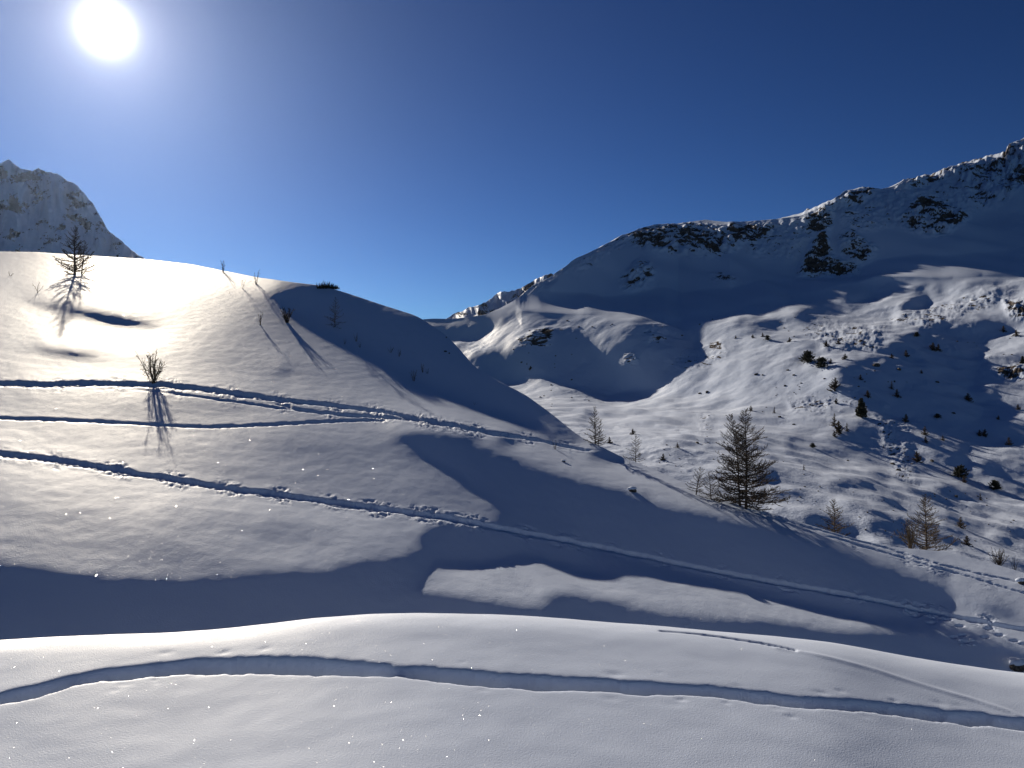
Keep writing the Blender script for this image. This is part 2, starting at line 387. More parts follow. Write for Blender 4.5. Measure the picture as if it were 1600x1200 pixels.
B_G = [(0, 400, .235), (100, 420, .23), (300, 430, .25), (100, 480, .24), (300, 500, .25), (450, 540, .26), (100, 560, .25), (300, 570, .26), (100, 640, .24), (400, 640, .24), (600, 620, .22), (100, 720, .2),
       (300, 700, .25), (500, 700, .28), (650, 790, .26), (200, 800, .23), (450, 820, .25), (100, 850, .28), (300, 870, .29), (600, 850, .22), (550, 650, .22), (750, 650, .18), (900, 720, .18), (1050, 770, .18), (1200, 812, .15),
       (1350, 860, .15), (1500, 890, .15), (800, 900, .13), (750, 925, .1), (1000, 930, .13), (1150, 940, .13), (1300, 965, .15), (1550, 920, .2), (1580, 990, .18), (620, 870, .2), (1420, 980, .25)]
B_HILO = [([(60, 512), (140, 518), (260, 530), (240, 545), (140, 540), (60, 530)], -.06, 8),     # brighter ledges under the lenses
          ([(0, 730), (300, 745), (600, 790), (620, 820), (300, 800), (0, 770)], -.04, 14), ([(0, 410), (500, 455), (400, 470), (0, 440)], -.02, 8),
          ([(0, 610), (300, 625), (600, 660), (300, 655), (0, 640)], .03, 8), ([(350, 680), (560, 690), (660, 760), (600, 770), (450, 720)], .05, 14)]
def G_B(PX_, PY_, hh):
    g = idw(B_G, PX_, PY_)
    for poly, dv, soft in B_HILO: g = g + dv * blur(poly_mask(poly, PX_, PY_), soft / hh)
    g = g + .06 * fbm(PX_ * .35 + PY_ * .3, PY_ * 2.0 - PX_ * .25, 90, 4, 31, gain=.6)
    for poly, val, soft in B_SHADE:
        m_ = blur(poly_mask(poly, PX_, PY_), max(soft / hh, 0)); g = g * (1 - m_) + val * m_
    return g
def W_B(PX_, PY_):
    yb = curve(CREST_B, PX_); ya = curve(CREST_A, PX_)
    return np.where((PY_ > yb - 2) & (PY_ < ya + 12), 1.0, .15)
TOP_B = [(-60, 110), (120, 108), (500, 115), (740, 95), (930, 66), (1160, 45), (1475, 35), (1668, 31)]
BOT_B = [(-60, 18), (300, 20), (600, 25), (800, 27), (1100, 26), (1668, 20)]
anch_B = [(x, float(curve(CREST_B, x)) + 3, float(curve(TOP_B, x)), .7) for x in range(-240, 1861, 60)] + [(x, float(curve(CREST_A, x)), float(curve(BOT_B, x)), .5) for x in range(-240, 1861, 60)]
def guess_B(px, py):
    yb = smooth_curve(CREST_B, px); ya = smooth_curve(CREST_A, px)
    t = np.clip((py - yb) / (ya - yb), -.2, 1.3)
    return 1 / np.maximum(1 / curve(TOP_B, px) * (1 - t) + t / curve(BOT_B, px), 1 / 300.)
BX0, BX1, BY0, BY1, BH = -276, 1860, 372, 1116, 3.0
qB = solve_depth(BX0, BX1, BY0, BY1, BH, G_B, W_B, anch_B, 2.2, guess_B, lambda x, y: 0 * x)
print('B solved', time.time() - T0, np.exp(qB.min()), np.exp(qB.max()))
def depth_B(px, py):
    q = catmull(qB, (px - BX0) / BH, (py - BY0) / BH)
    return np.exp(np.clip(q, 2, 6.2))

def sheet(depth, cols, crest, bottom, nrows, back=40, back_len=60., kback=.004, noise=None, rock=None, power=1.0):
    """a terrain sheet seen from its foot up to its skyline, carried on behind the skyline"""
    v = np.linspace(0, 1, nrows) ** power
    yc, yb = crest(cols), bottom(cols)
    PX = np.repeat(cols[None, :], nrows, 0); PY = yb[None, :] + (yc - yb)[None, :] * v[:, None]
    D = depth(PX, PY)
    P = np.stack([(PX - 800) / F * D, D, (600 - PY) / F * D], -1)
    # behind the crest
    e = P[-1]; dc = e[:, 1]; uc = e[:, 2] / dc
    t = (np.linspace(0, 1, back + 1)[1:] ** 1.5)[:, None] * back_len
    Yb = dc[None] + t; Zb = e[:, 2][None] + uc[None] * t - kback * t * t - .03 * t; Xb = e[:, 0] / dc * Yb
    P = np.concatenate([P, np.stack([Xb, Yb, Zb], -1)], 0)
    PXf = np.concatenate([PX, np.repeat(cols[None], back, 0)]); PYf = 600 - F * P[..., 2] / P[..., 1]
    return P, PXf, PYf
colsB = np.concatenate([np.linspace(-700, -276, 50), np.arange(-270, -14, 4), np.arange(-12, 1618, 1.5), np.arange(1620, 1860, 4), np.linspace(1866, 2200, 40)])
cr = lambda x: smooth_curve(CREST_B, x)
P, PXm, PYm = sheet(depth_B, colsB, cr, lambda x: smooth_curve(CREST_A, x) + 30, 420)
_e = P[0]; _db = _e[:, 1]; _f = np.linspace(0, 1, 26)[:-1, None]; _y = 6.5 + (_db[None] - 6.5) * _f
_gul = np.stack([_e[:, 0] / _db * _y, _y, _e[:, 2][None] - .9 * np.sin(math.pi * _f) + 0 * _y], -1)          # gully floor between the bank and the slope
NG = 25; P = np.concatenate([_gul, P]); PXm = np.concatenate([np.repeat(PXm[:1], NG, 0), PXm]); PYm = np.concatenate([600 - F * _gul[..., 2] / _gul[..., 1], PYm])
B_P = P
TRACKS = [  # polyline in photo px, half width px, depth m, clods
 ([(-260, 604), (0, 599), (75, 601), (150, 599), (244, 601), (300, 606), (375, 616), (450, 626), (525, 634), (600, 643), (680, 658), (766, 674), (841, 687), (864, 693), (915, 703)], [(0, 3.6), (350, 4), (450, 3.2), (600, 1.8), (900, 1.2)], .26, .6),
 ([(215, 608), (300, 618), (400, 632), (500, 645), (600, 651), (700, 663), (860, 692)], [(0, 1.2)], .10, .3),
 ([(430, 629), (480, 642), (560, 650), (640, 653), (700, 667), (800, 683)], [(0, 1.6)], .14, .5),
 ([(-260, 650), (0, 653), (100, 656), (200, 661), (290, 666), (330, 667), (400, 664), (500, 659), (600, 655)], [(0, 1.7)], .14, 0),
 ([(-260, 680), (-60, 702), (0, 709), (75, 717), (150, 729), (225, 742), (300, 754), (375, 766), (450, 775), (525, 786), (600, 796), (687, 807), (800, 829), (875, 843), (950, 858), (1025, 873), (1100, 889), (1200, 908), (1307, 926), (1387, 942), (1440, 953), (1493, 963), (1547, 974), (1600, 983), (1680, 996), (1850, 1020)], [(0, 4), (600, 4), (1100, 3.5), (1600, 2.6)], .20, 1.),
 ([(1150, 790), (1200, 804), (1253, 821), (1307, 836), (1360, 849), (1413, 865), (1467, 881), (1520, 894), (1579, 906), (1660, 925)], [(0, 1.1)], .06, 0),
 ([(1301, 839), (1387, 864), (1467, 888), (1520, 902), (1573, 918), (1627, 934)], [(0, 1.3)], .07, .3)]
dz = 0 * PXm; inB = (PYm >= smooth_curve(CREST_B, PXm) - .5) & (np.arange(P.shape[0])[:, None] >= NG)
for poly, wd, dep_, clod in TRACKS:
    ty = smooth_curve(poly, PXm) + .8 * fbm(PXm, 0 * PXm, 40, 3, int(poly[0][1]))
    on = 1 / (1 + np.exp(-(PXm - poly[0][0]) / 6)) / (1 + np.exp((PXm - poly[-1][0]) / 6))
    hw = curve(wd, PXm) * (1 + .35 * fbm(PXm, 0 * PXm + 7, 26, 3, int(poly[1][1]), gain=.6)); d_ = PYm - ty + .5 * fbm(PXm, PYm * 3, 9, 2, 61)
    prof = 1 / (1 + np.exp(np.clip((np.abs(d_) - hw) / .35, -40, 40)))
    spine = np.exp(-((d_ - hw * .15) / (hw * .28)) ** 2) * .5 * (hw > 2.4)
    dz -= on * dep_ * (prof - spine) * (1 + .35 * fbm(PXm, d_ * 2, 14, 3, 41))
    if clod:
        n_ = fbm(P[..., 0], P[..., 1], .5, 3, 43, gain=.7); bandn = np.exp(-((np.abs(d_) - hw - 4) / 5) ** 2) * np.clip(fbm(PXm, 0 * PXm, 70, 2, 47) * 1.6 + .35, 0, 1)
        dz += on * clod * bandn * (np.abs(d_) > hw) * .11 * np.where(n_ > .25, -1, np.where(n_ < -.45, .7, 0)) * np.clip(np.abs(n_), 0, .6)
for (px, py) in [(1430, 962), (1455, 973), (1480, 968), (1500, 978), (1520, 971), (1545, 982), (1572, 978), (1540, 995), (1562, 992), (1585, 1001), (1600, 1006), (1492, 995), (1510, 1002), (1505, 992)]:
    dz -= .14 * np.exp(-(((PXm - px) / 5) ** 2 + ((PYm - py) / 1.6) ** 2))
P[..., 2] += dz * inB
P[..., 2] += .012 * fbm(P[..., 0], P[..., 1], 1.1, 3, 51)
link('snow_slope', grid_mesh('snow_slope', P, M_slope), kind='structure')

# ================================================================ the valley and the mountain beyond
CREST_D = [(560, 505), (660, 500), (700, 499), (730, 498), (760, 494), (766, 491), (806, 467), (830, 452), (841, 445), (862, 433), (881, 421), (893, 412), (933, 391), (960, 381), (982, 372), (1000, 365), (1016, 359), (1062, 350), (1103, 343), (1137, 348),
           (1175, 344), (1212, 338), (1255, 329), (1304, 311), (1321, 299), (1353, 294), (1376, 297), (1400, 288), (1422, 279), (1448, 275), (1473, 269), (1502, 257), (1528, 253), (1554, 247), (1571, 246), (1580, 230), (1597, 217), (1625, 205), (1720, 170), (1900, 140)]
SH = .54
C_SHADE = [
 ([(749, 552), (801, 550), (806, 535), (841, 513), (864, 514), (898, 520), (919, 532), (939, 545), (953, 550), (956, 537), (985, 514), (1019, 507), (1054, 510), (1094, 526), (1082, 546), (1057, 569), (1036, 586), (1025, 598), (1031, 606),
   (996, 614), (965, 614), (947, 624), (927, 619), (881, 604), (838, 586), (804, 582), (806, 601), (789, 595), (760, 590), (737, 566)], SH, 3),
 ([(640, 508), (729, 509), (760, 509), (763, 517), (749, 523), (743, 532), (717, 535), (690, 527)], SH, 2),
 ([(982, 502), (1011, 487), (1039, 480), (1059, 487), (1065, 499), (1025, 506)], SH, 2),
 ([(1312, 467), (1361, 456), (1367, 467), (1327, 472)], SH, 2), ([(1238, 487), (1278, 476), (1318, 482), (1307, 496), (1255, 505)], .47, 4),
 ([(1445, 456), (1452, 464), (1445, 479), (1427, 490), (1407, 490), (1410, 478), (1427, 464)], .6, 2),
 ([(1514, 439), (1571, 438), (1565, 447), (1510, 448)], SH, 3),
 ([(1468, 503), (1530, 497), (1588, 515), (1565, 524), (1528, 526), (1542, 549), (1513, 551), (1534, 566), (1522, 589), (1519, 601), (1528, 618), (1534, 652), (1499, 667), (1445, 661), (1416, 655), (1370, 650), (1341, 629), (1312, 624),
   (1310, 589), (1312, 572), (1370, 552), (1384, 543), (1399, 529), (1442, 517)], .47, 4),
 ([(1290, 680), (1330, 660), (1400, 665), (1425, 700), (1420, 725), (1370, 715), (1300, 705)], .44, 6),
 ([(1494, 704), (1514, 687), (1511, 736), (1471, 724)], SH, 3), ([(1534, 724), (1554, 724), (1560, 736), (1551, 747), (1534, 742)], SH, 2),
 ([(1292, 756), (1324, 749), (1361, 759), (1353, 766), (1300, 764)], SH, 3), ([(1226, 684), (1255, 681), (1255, 690), (1230, 691)], SH, 3),
 ([(1364, 780), (1399, 779), (1409, 790), (1375, 786)], .6, 2), ([(1240, 809), (1280, 805), (1330, 817), (1347, 835), (1300, 834)], .56, 3), ([(1347, 820), (1408, 815), (1416, 849), (1360, 838)], .5, 4),
 ([(1549, 833), (1600, 832), (1640, 845), (1570, 846)], SH, 3), ([(1180, 745), (1212, 738), (1216, 752), (1190, 756)], SH, 3), ([(1210, 770), (1260, 765), (1262, 775), (1215, 780)], .46, 3),
 ([(1540, 560), (1600, 556), (1600, 620), (1560, 612)], .3, 6), ([(914, 640), (935, 645), (925, 655), (905, 650)], .55, 2), ([(1150, 500), (1220, 503), (1218, 513), (1150, 512)], .45, 4),
 ([(1100, 540), (1160, 520), (1200, 540), (1120, 590)], -.02, 10),
]
D_BASE = [(560, 506), (640, 500), (700, 498), (752, 497), (786, 484), (806, 471), (815, 489), (850, 488), (896, 487), (919, 482), (953, 486), (1011, 483), (1039, 481), (1065, 490), (1097, 482), (1137, 483), (1166, 476), (1197, 467), (1232, 472), (1269, 464), (1341, 447), (1370, 433), (1433, 429), (1471, 433), (1525, 429), (1600, 425), (1900, 415)]
D_LIT = [([(752, 500), (766, 489), (806, 464), (841, 442), (881, 418), (889, 412), (882, 430), (860, 452), (842, 462), (846, 478), (815, 489), (780, 492)], .18, 1.5), ([(893, 472), (915, 470), (918, 479), (900, 481)], .3, 2),
         ([(1255, 330), (1304, 309), (1300, 320), (1278, 333), (1262, 336)], .15, 1.5), ([(1232, 360), (1247, 351), (1262, 345), (1250, 360), (1234, 372)], .2, 1.5), ([(1215, 378), (1245, 357), (1240, 370), (1222, 382)], .15, 1.5),
         ([(1310, 370), (1327, 355), (1325, 365), (1313, 376)], .2, 1.5), ([(1443, 302), (1457, 289), (1452, 299)], .1, 1), ([(1212, 340), (1228, 336), (1216, 348)], .2, 1), ([(1560, 417), (1600, 418), (1640, 421), (1600, 425)], .25, 1.5), ([(1588, 243), (1610, 240), (1610, 252)], .1, 1)]
C_G = [(700, 505, .2), (800, 510, .15), (760, 580, .2), (850, 600, .15), (900, 640, .2), (1000, 650, .16), (1100, 650, .22), (1000, 500, .2), (1150, 560, .14), (1250, 570, .2), (1300, 450, .2), (1400, 460, .14), (1500, 460, .22), (1580, 560, .2),
       (1200, 650, .34), (1100, 700, .3), (1200, 740, .36), (1300, 700, .42), (1400, 740, .44), (1500, 780, .46), (1600, 700, .46), (1500, 650, .46), (1350, 500, .30), (1250, 520, .3), (1500, 520, .36), (1580, 850, .45)]
def G_C(PX_, PY_, hh):
    g = idw(C_G, PX_, PY_) * .75 - .07 + .10 * fbm(PX_ * .6, PY_ * 1.8, 60, 4, 77, gain=.6)
    md = blur((PY_ < curve(D_BASE, PX_)).astype(float), 1.5 / hh)
    g = g * (1 - md) + (.62 + .10 * fbm(PX_, PY_ * 1.5, 70, 4, 79)) * md
    for poly, val, soft in C_SHADE + D_LIT:
        m_ = blur(poly_mask(poly, PX_, PY_), max(soft / hh, 0)); g = g * (1 - m_) + val * m_
    return g
def W_C(PX_, PY_):
    return np.where((PY_ > curve(CREST_D, PX_) - 3) & (PY_ < curve(CREST_B, PX_) + 12), 1.0, .12)
BOT_C = [(560, 900), (690, 820), (740, 560), (800, 430), (860, 340), (930, 260), (1000, 210), (1150, 150), (1300, 112), (1450, 92), (1600, 76), (1900, 60)]
MID_C = [(560, 1000), (700, 950), (900, 860), (1140, 790), (1300, 800), (1430, 820), (1600, 830), (1900, 820)]
TOP_C = [(560, 1150), (766, 1150), (893, 1180), (1100, 1250), (1300, 1330), (1450, 1420), (1600, 1500), (1900, 1600)]
anch_C = [(x, float(curve(CREST_D, x)) + 3, float(curve(TOP_C, x)), .5) for x in range(640, 1891, 50)] + [(x, float(curve(D_BASE, x)), float(curve(MID_C, x)), .35) for x in range(640, 1891, 50)] \
    + [(x, float(curve(CREST_B, x)) + 8, float(curve(BOT_C, x)), .5) for x in range(700, 1891, 50)] + [(1200, 600, 460, .5), (1400, 600, 420, .5), (1600, 600, 380, .5), (1000, 600, 480, .5)]
def guess_C(px, py):
    yd, ym, yb = smooth_curve(CREST_D, px), smooth_curve(D_BASE, px), smooth_curve(CREST_B, px) + 8
    yb = np.maximum(yb, ym + 6)
    t = np.clip((py - yd) / (ym - yd + 1e-6), -.3, 1); s_ = np.clip((py - ym) / (yb - ym), 0, 1.3)
    up = 1 / curve(TOP_C, px) * (1 - t) + t / curve(MID_C, px); lo_ = 1 / curve(MID_C, px) * (1 - s_) + s_ / curve(BOT_C, px)
    return 1 / np.where(py < ym, np.maximum(up, 1 / 3500.), lo_)
CX0, CX1, CY0, CY1, CH = 620, 1892, 130, 1042, 3.0
qC = solve_depth(CX0, CX1, CY0, CY1, CH, G_C, W_C, anch_C, 1.0, guess_C, lambda x, y: np.where(y < curve(D_BASE, x), -.28, -.04), .2)
print('C solved', time.time() - T0, np.exp(qC.min()), np.exp(qC.max()))
def depth_C(px, py):
    d = np.exp(np.clip(catmull(qC, (px - CX0) / CH, (py - CY0) / CH), 3.6, 8.2))
    # the mountain stands a little farther back than the plateau below it: its ridge shades its own foot, the plateau stays lit
    f = np.interp(px, [700, 740, 800, 860, 906, 962, 1000, 1060, 1092, 1140, 1221, 1600], [0, .0, .02, .05, .08, .105, .125, .125, .10, .07, .06, .06])
    t = np.clip((smooth_curve(D_BASE, px) + 2 - py) / 34, 0, 1)
    return d * (1 + f * t * t * (3 - 2 * t))
ROCKS = [([(1300, 320), (1390, 300), (1600, 255), (1600, 300), (1500, 330), (1400, 345), (1330, 360)], .42), ([(1137, 350), (1260, 334), (1290, 350), (1240, 400), (1180, 395), (1140, 380)], .5), ([(880, 418), (985, 370), (985, 385), (905, 425)], .45), ([(975, 372), (1016, 357), (1082, 350), (1137, 358), (1140, 352), (1206, 346), (1223, 355), (1197, 374), (1154, 386), (1123, 402), (1077, 408), (1025, 403), (989, 391)], .95), ([(968, 436), (1002, 413), (1027, 424), (1013, 446), (982, 449)], .85),
  ([(1103, 432), (1128, 426), (1152, 432), (1148, 446), (1115, 440)], .7), ([(1249, 334), (1307, 308), (1353, 292), (1378, 296), (1347, 316), (1303, 322), (1294, 365), (1262, 364)], 1.0),
  ([(1247, 426), (1262, 390), (1290, 358), (1300, 398), (1343, 414), (1337, 428), (1301, 432), (1269, 428)], 1.25), ([(1310, 372), (1327, 353), (1369, 384), (1358, 400), (1338, 410), (1315, 395)], .85),
  ([(1402, 346), (1436, 304), (1470, 315), (1513, 324), (1511, 343), (1471, 366), (1440, 362)], .95), ([(1388, 297), (1427, 276), (1473, 267), (1563, 244), (1580, 228), (1597, 215), (1650, 195), (1720, 168), (1720, 260), (1600, 300), (1571, 296), (1485, 280), (1413, 300)], .9),
  ([(1485, 268), (1600, 250), (1720, 250), (1720, 330), (1600, 300), (1560, 315), (1500, 300)], .6),
  ([(806, 533), (841, 515), (864, 512), (861, 541), (820, 541)], .9), ([(974, 552), (992, 556), (997, 574), (976, 572)], .8), ([(1008, 512), (1042, 512), (1040, 534), (1005, 534)], .6), ([(1249, 512), (1300, 505), (1387, 514), (1370, 546), (1290, 546)], .52),
  ([(1565, 470), (1640, 462), (1640, 500), (1580, 496)], .95), ([(1555, 577), (1600, 568), (1640, 570), (1640, 592), (1570, 592)], .9), ([(1226, 624), (1301, 626), (1301, 642), (1240, 640)], .55), ([(1380, 500), (1500, 470), (1560, 455), (1560, 475), (1440, 512)], .5),
  ([(820, 452), (862, 430), (893, 411), (900, 413), (862, 440), (836, 458)], .6), ([(1370, 660), (1420, 660), (1430, 740), (1440, 760), (1400, 750)], .45), ([(1040, 560), (1130, 530), (1140, 560), (1060, 590)], .35), ([(1090, 650), (1115, 645), (1110, 700), (1095, 700)], .45)]
RG = 2.0
rx = np.arange(600, 1740, RG); ry = np.arange(150, 900, RG); RX, RY = np.meshgrid(rx, ry)
ROCKMASK = 0 * RX
for poly, val in ROCKS: ROCKMASK = np.maximum(ROCKMASK, val * blur(poly_mask(poly, RX, RY), 2))
def rockmask(px, py):
    return catmull(ROCKMASK, (px - 600) / RG, (py - 150) / RG)
def rough_valley(P, px, py):
    """hummocks, drifts and rubble in world space"""
    x, y = P[..., 0], P[..., 1]
    low = np.clip((py - curve(D_BASE, px)) / 25, 0, 1)
    near = np.clip(1.3 - y / 900, .25, 1)
    rk = rockmask(px, py)
    f1 = np.clip((y - 120) / 260, 0, 1)
    z = low * ((.4 + .6 * f1) * 1.7 * fbm(x, y, 42, 2, 101, gain=.4) + 1.0 * fbm(x, y, 15, 2, 111, gain=.35) * (.35 + .65 * np.clip(fbm(x, y, 110, 2, 113) + .6, 0, 1.3)) + .10 * fbm(x, y, 4.2, 2, 115, gain=.5))
    patch = np.clip(fbm(x, y, 90, 2, 121) * 1.5 - .1 + 1.2 * rk, 0, 1)
    z = z + low * patch * .55 * np.maximum(fbm(x, y, 8, 3, 131, gain=.55) - .15, 0)
    z = z + (1 - low) * (9.0 * fbm(x + .3 * y, P[..., 2] * 1.3, 130, 3, 141, gain=.5))
    rr = np.clip(rk * 1.15, 0, 1.2)
    sc_ = np.clip(y / 1500, .22, 1.1)
    zz = P[..., 2]; c1_, c2_ = (x + .25 * y) / sc_, (zz * 1.5 + .45 * y) / sc_
    rug = fbm(c1_, c2_, 48, 5, 161, gain=.62, ridge=True); rug2 = fbm(c1_, c2_ * 1.6, 14, 3, 171, gain=.6)
    off = rr * sc_ * (8.0 * rug + 4.0 * rug2) * np.where(py - np.interp(px, *np.array(CREST_D).T) < 6, .6, 1)
    br = .85 * fbm(c1_ * .55, c2_ * 1.7, 15, 4, 181, gain=.7) + .5 * fbm(c1_, c2_, 75, 2, 185)
    st = fbm(c1_ * .8, c2_ * 2.6 + .3 * c1_, 9, 3, 191, gain=.7)
    off = off * (1 - .45 * low)
    rock = np.clip(rk * 1.28 + .12 * low + .38 * st * (rk > .02) + .8 * br * (rk > .02) - .34 - .22 * rug * (rk > .1), 0, 1) * np.clip(rk * 4, 0, 1)
    P[..., 1] -= off * .7; P[..., 0] -= off * .7 * x / y
    z = z + off * .35
    return z, rock
colsC = np.concatenate([np.linspace(560, 638, 30), np.arange(640, 1620, 1.4), np.arange(1622, 1885, 4), np.linspace(1890, 2300, 50)])
crD = lambda x: curve(CREST_D, x)
P, PXm, PYm = sheet(lambda a_, b_: depth_C(np.clip(a_, 622, 1888), b_), colsC, crD, lambda x: np.maximum(smooth_curve(CREST_B, x) + 16, curve(CREST_D, x) + 10), 520, back=40, back_len=900., kback=.0002)
dz, rock = rough_valley(P, PXm, PYm)
P[..., 2] += dz
C_P, C_PX = P, PXm
link('valley_and_mountain', grid_mesh('valley_and_mountain', P, M_valley, {'rock': rock}), kind='structure')
print('C built', time.time() - T0)

# ---- two far massifs
def massif(name, crest, x0, x1, ybot, d0, d1, seed, rock_amount, step=1.6, nrows=170):
    cols = np.arange(x0, x1, step); yc = curve(crest, cols) + 3.0 * fbm(cols, 0 * cols, 22, 4, seed, gain=.62)
    v = np.linspace(0, 1, nrows)[:, None]
    PX = np.repeat(cols[None], nrows, 0); PY = ybot + (yc - ybot)[None] * v
    hgt = (ybot - yc)[None]
    D = d0 + (d1 - d0) * (v * hgt / 160.) ** .9
    D = D + d0 * .030 * fbm(PX * 1.0, PY * .35, 60, 5, seed + 5, gain=.55, ridge=True) * (.3 + v)
    P = np.stack([(PX - 800) / F * D, D, (600 - PY) / F * D], -1)
    e = P[-1]; t = (np.linspace(0, 1, 16)[1:, None]) * d0 * .3
    Yb = e[:, 1][None] + t; Xb = e[:, 0] / e[:, 1] * Yb; Zb = e[:, 2][None] - .5 * t
    P = np.concatenate([P, np.stack([Xb, Yb, Zb], -1)], 0)
    PYf = np.concatenate([PY, np.repeat(PY[-1:], 15, 0)]); PXf = np.repeat(cols[None], P.shape[0], 0)
    steep = fbm(PXf, PYf * 1.2, 34, 5, seed + 9, gain=.65)
    vv = np.clip((ybot - PYf) / 150, 0, 1)
    rock = np.clip(rock_amount - .25 + .75 * steep + .45 * (vv - .5), 0, 1)
    return link(name, grid_mesh(name, P, M_mount, {'rock': rock}), kind='structure')
massif('distant_mountain', [(-400, 215), (-200, 235), (-60, 248), (0, 256), (12, 250), (18, 253), (30, 260), (50, 269), (60, 262), (72, 268), (87, 271), (105, 281), (121, 291), (135, 305), (146, 321), (158, 340), (167, 355), (180, 371), (196, 383), (212, 396), (237, 407), (300, 440)], -380, 300, 455, 1900, 2180, 301, .36)
massif('distant_ridge', [(640, 520), (694, 498), (712, 489), (726, 485), (742, 478), (758, 472), (772, 463), (786, 457), (800, 453), (815, 450), (827, 444), (840, 434), (852, 428), (862, 428), (872, 436), (886, 440), (960, 470)], 650, 940, 520, 2900, 3500, 331, .72, nrows=110)
print('terrain', time.time() - T0)

# ================================================================ vegetation and rocks
def plain_mat(name, c1, c2, scale, rough=.9):
    m = new_mat(name); b = NB(m); o = b.n('ShaderNodeOutputMaterial')
    tcn = b.n('ShaderNodeTexCoord'); n = b.n('ShaderNodeTexNoise'); n.inputs['Scale'].default_value = scale; n.inputs['Detail'].default_value = 5; b.l(tcn.outputs['Object'], n.inputs['Vector'])
    r = b.n('ShaderNodeValToRGB'); b.l(n.outputs[0], r.inputs[0]); r.color_ramp.elements[0].position = .35; r.color_ramp.elements[1].position = .68
    r.color_ramp.elements[0].color = (*c1, 1); r.color_ramp.elements[1].color = (*c2, 1)
    p = b.n('ShaderNodeBsdfPrincipled'); p.inputs['Roughness'].default_value = rough; p.inputs['Specular IOR Level'].default_value = .15
    b.l(r.outputs[0], p.inputs['Base Color']); b.l(p.outputs[0], o.inputs['Surface'])
    bp = b.n('ShaderNodeBump'); bp.inputs['Distance'].default_value = .3 / scale; b.l(n.outputs[0], bp.inputs['Height']); b.l(bp.outputs[0], p.inputs['Normal'])
    return m
M_bark = plain_mat('larch_bark', (.035, .027, .023), (.11, .085, .07), 9)
M_twig = plain_mat('larch_twigs', (.045, .034, .027), (.12, .088, .062), 6)
M_dry = plain_mat('dry_twigs', (.075, .056, .04), (.17, .125, .085), 6)
M_needle = plain_mat('dark_needles', (.022, .025, .017), (.055, .052, .036), 4)
M_rock = plain_mat('grey_rock', (.04, .036, .033), (.16, .14, .12), 2.2)

class TB:
    """collects tapered tubes"""
    def __init__(s): s.V = []; s.F = []; s.n = 0
    def tube(s, pts, rad, sides=4):
        pts = np.asarray(pts, float); k = len(pts)
        t = np.gradient(pts, axis=0); t /= np.linalg.norm(t, axis=1)[:, None] + 1e-9
        ref = np.array([0, 0, 1.]) if abs(t[0, 2]) < .8 else np.array([1., 0, 0])
        u = np.cross(t, ref); u /= np.linalg.norm(u, axis=1)[:, None] + 1e-9; v = np.cross(t, u)
        a = np.arange(sides) * 2 * math.pi / sides
        ring = pts[:, None] + np.asarray(rad)[:, None, None] * (np.cos(a)[None, :, None] * u[:, None] + np.sin(a)[None, :, None] * v[:, None])
        idx = s.n + np.arange(k * sides).reshape(k, sides)
        f = np.stack([idx[:-1], np.roll(idx[:-1], -1, 1), np.roll(idx[1:], -1, 1), idx[1:]], -1).reshape(-1, 4)
        s.V.append(ring.reshape(-1, 3)); s.F.append(f); s.n += k * sides
    def mesh(s, name, mat):
        V = np.concatenate(s.V); Fc = np.concatenate(s.F); me = bpy.data.meshes.new(name)
        me.vertices.add(len(V)); me.vertices.foreach_set('co', V.astype(np.float32).ravel())
        me.loops.add(Fc.size); me.loops.foreach_set('vertex_index', Fc.astype(np.int32).ravel())
        me.polygons.add(len(Fc)); me.polygons.foreach_set('loop_start', np.arange(0, Fc.size, 4, dtype=np.int32)); me.polygons.foreach_set('use_smooth', np.ones(len(Fc), bool))
        me.update(calc_edges=True); me.materials.append(mat); return me

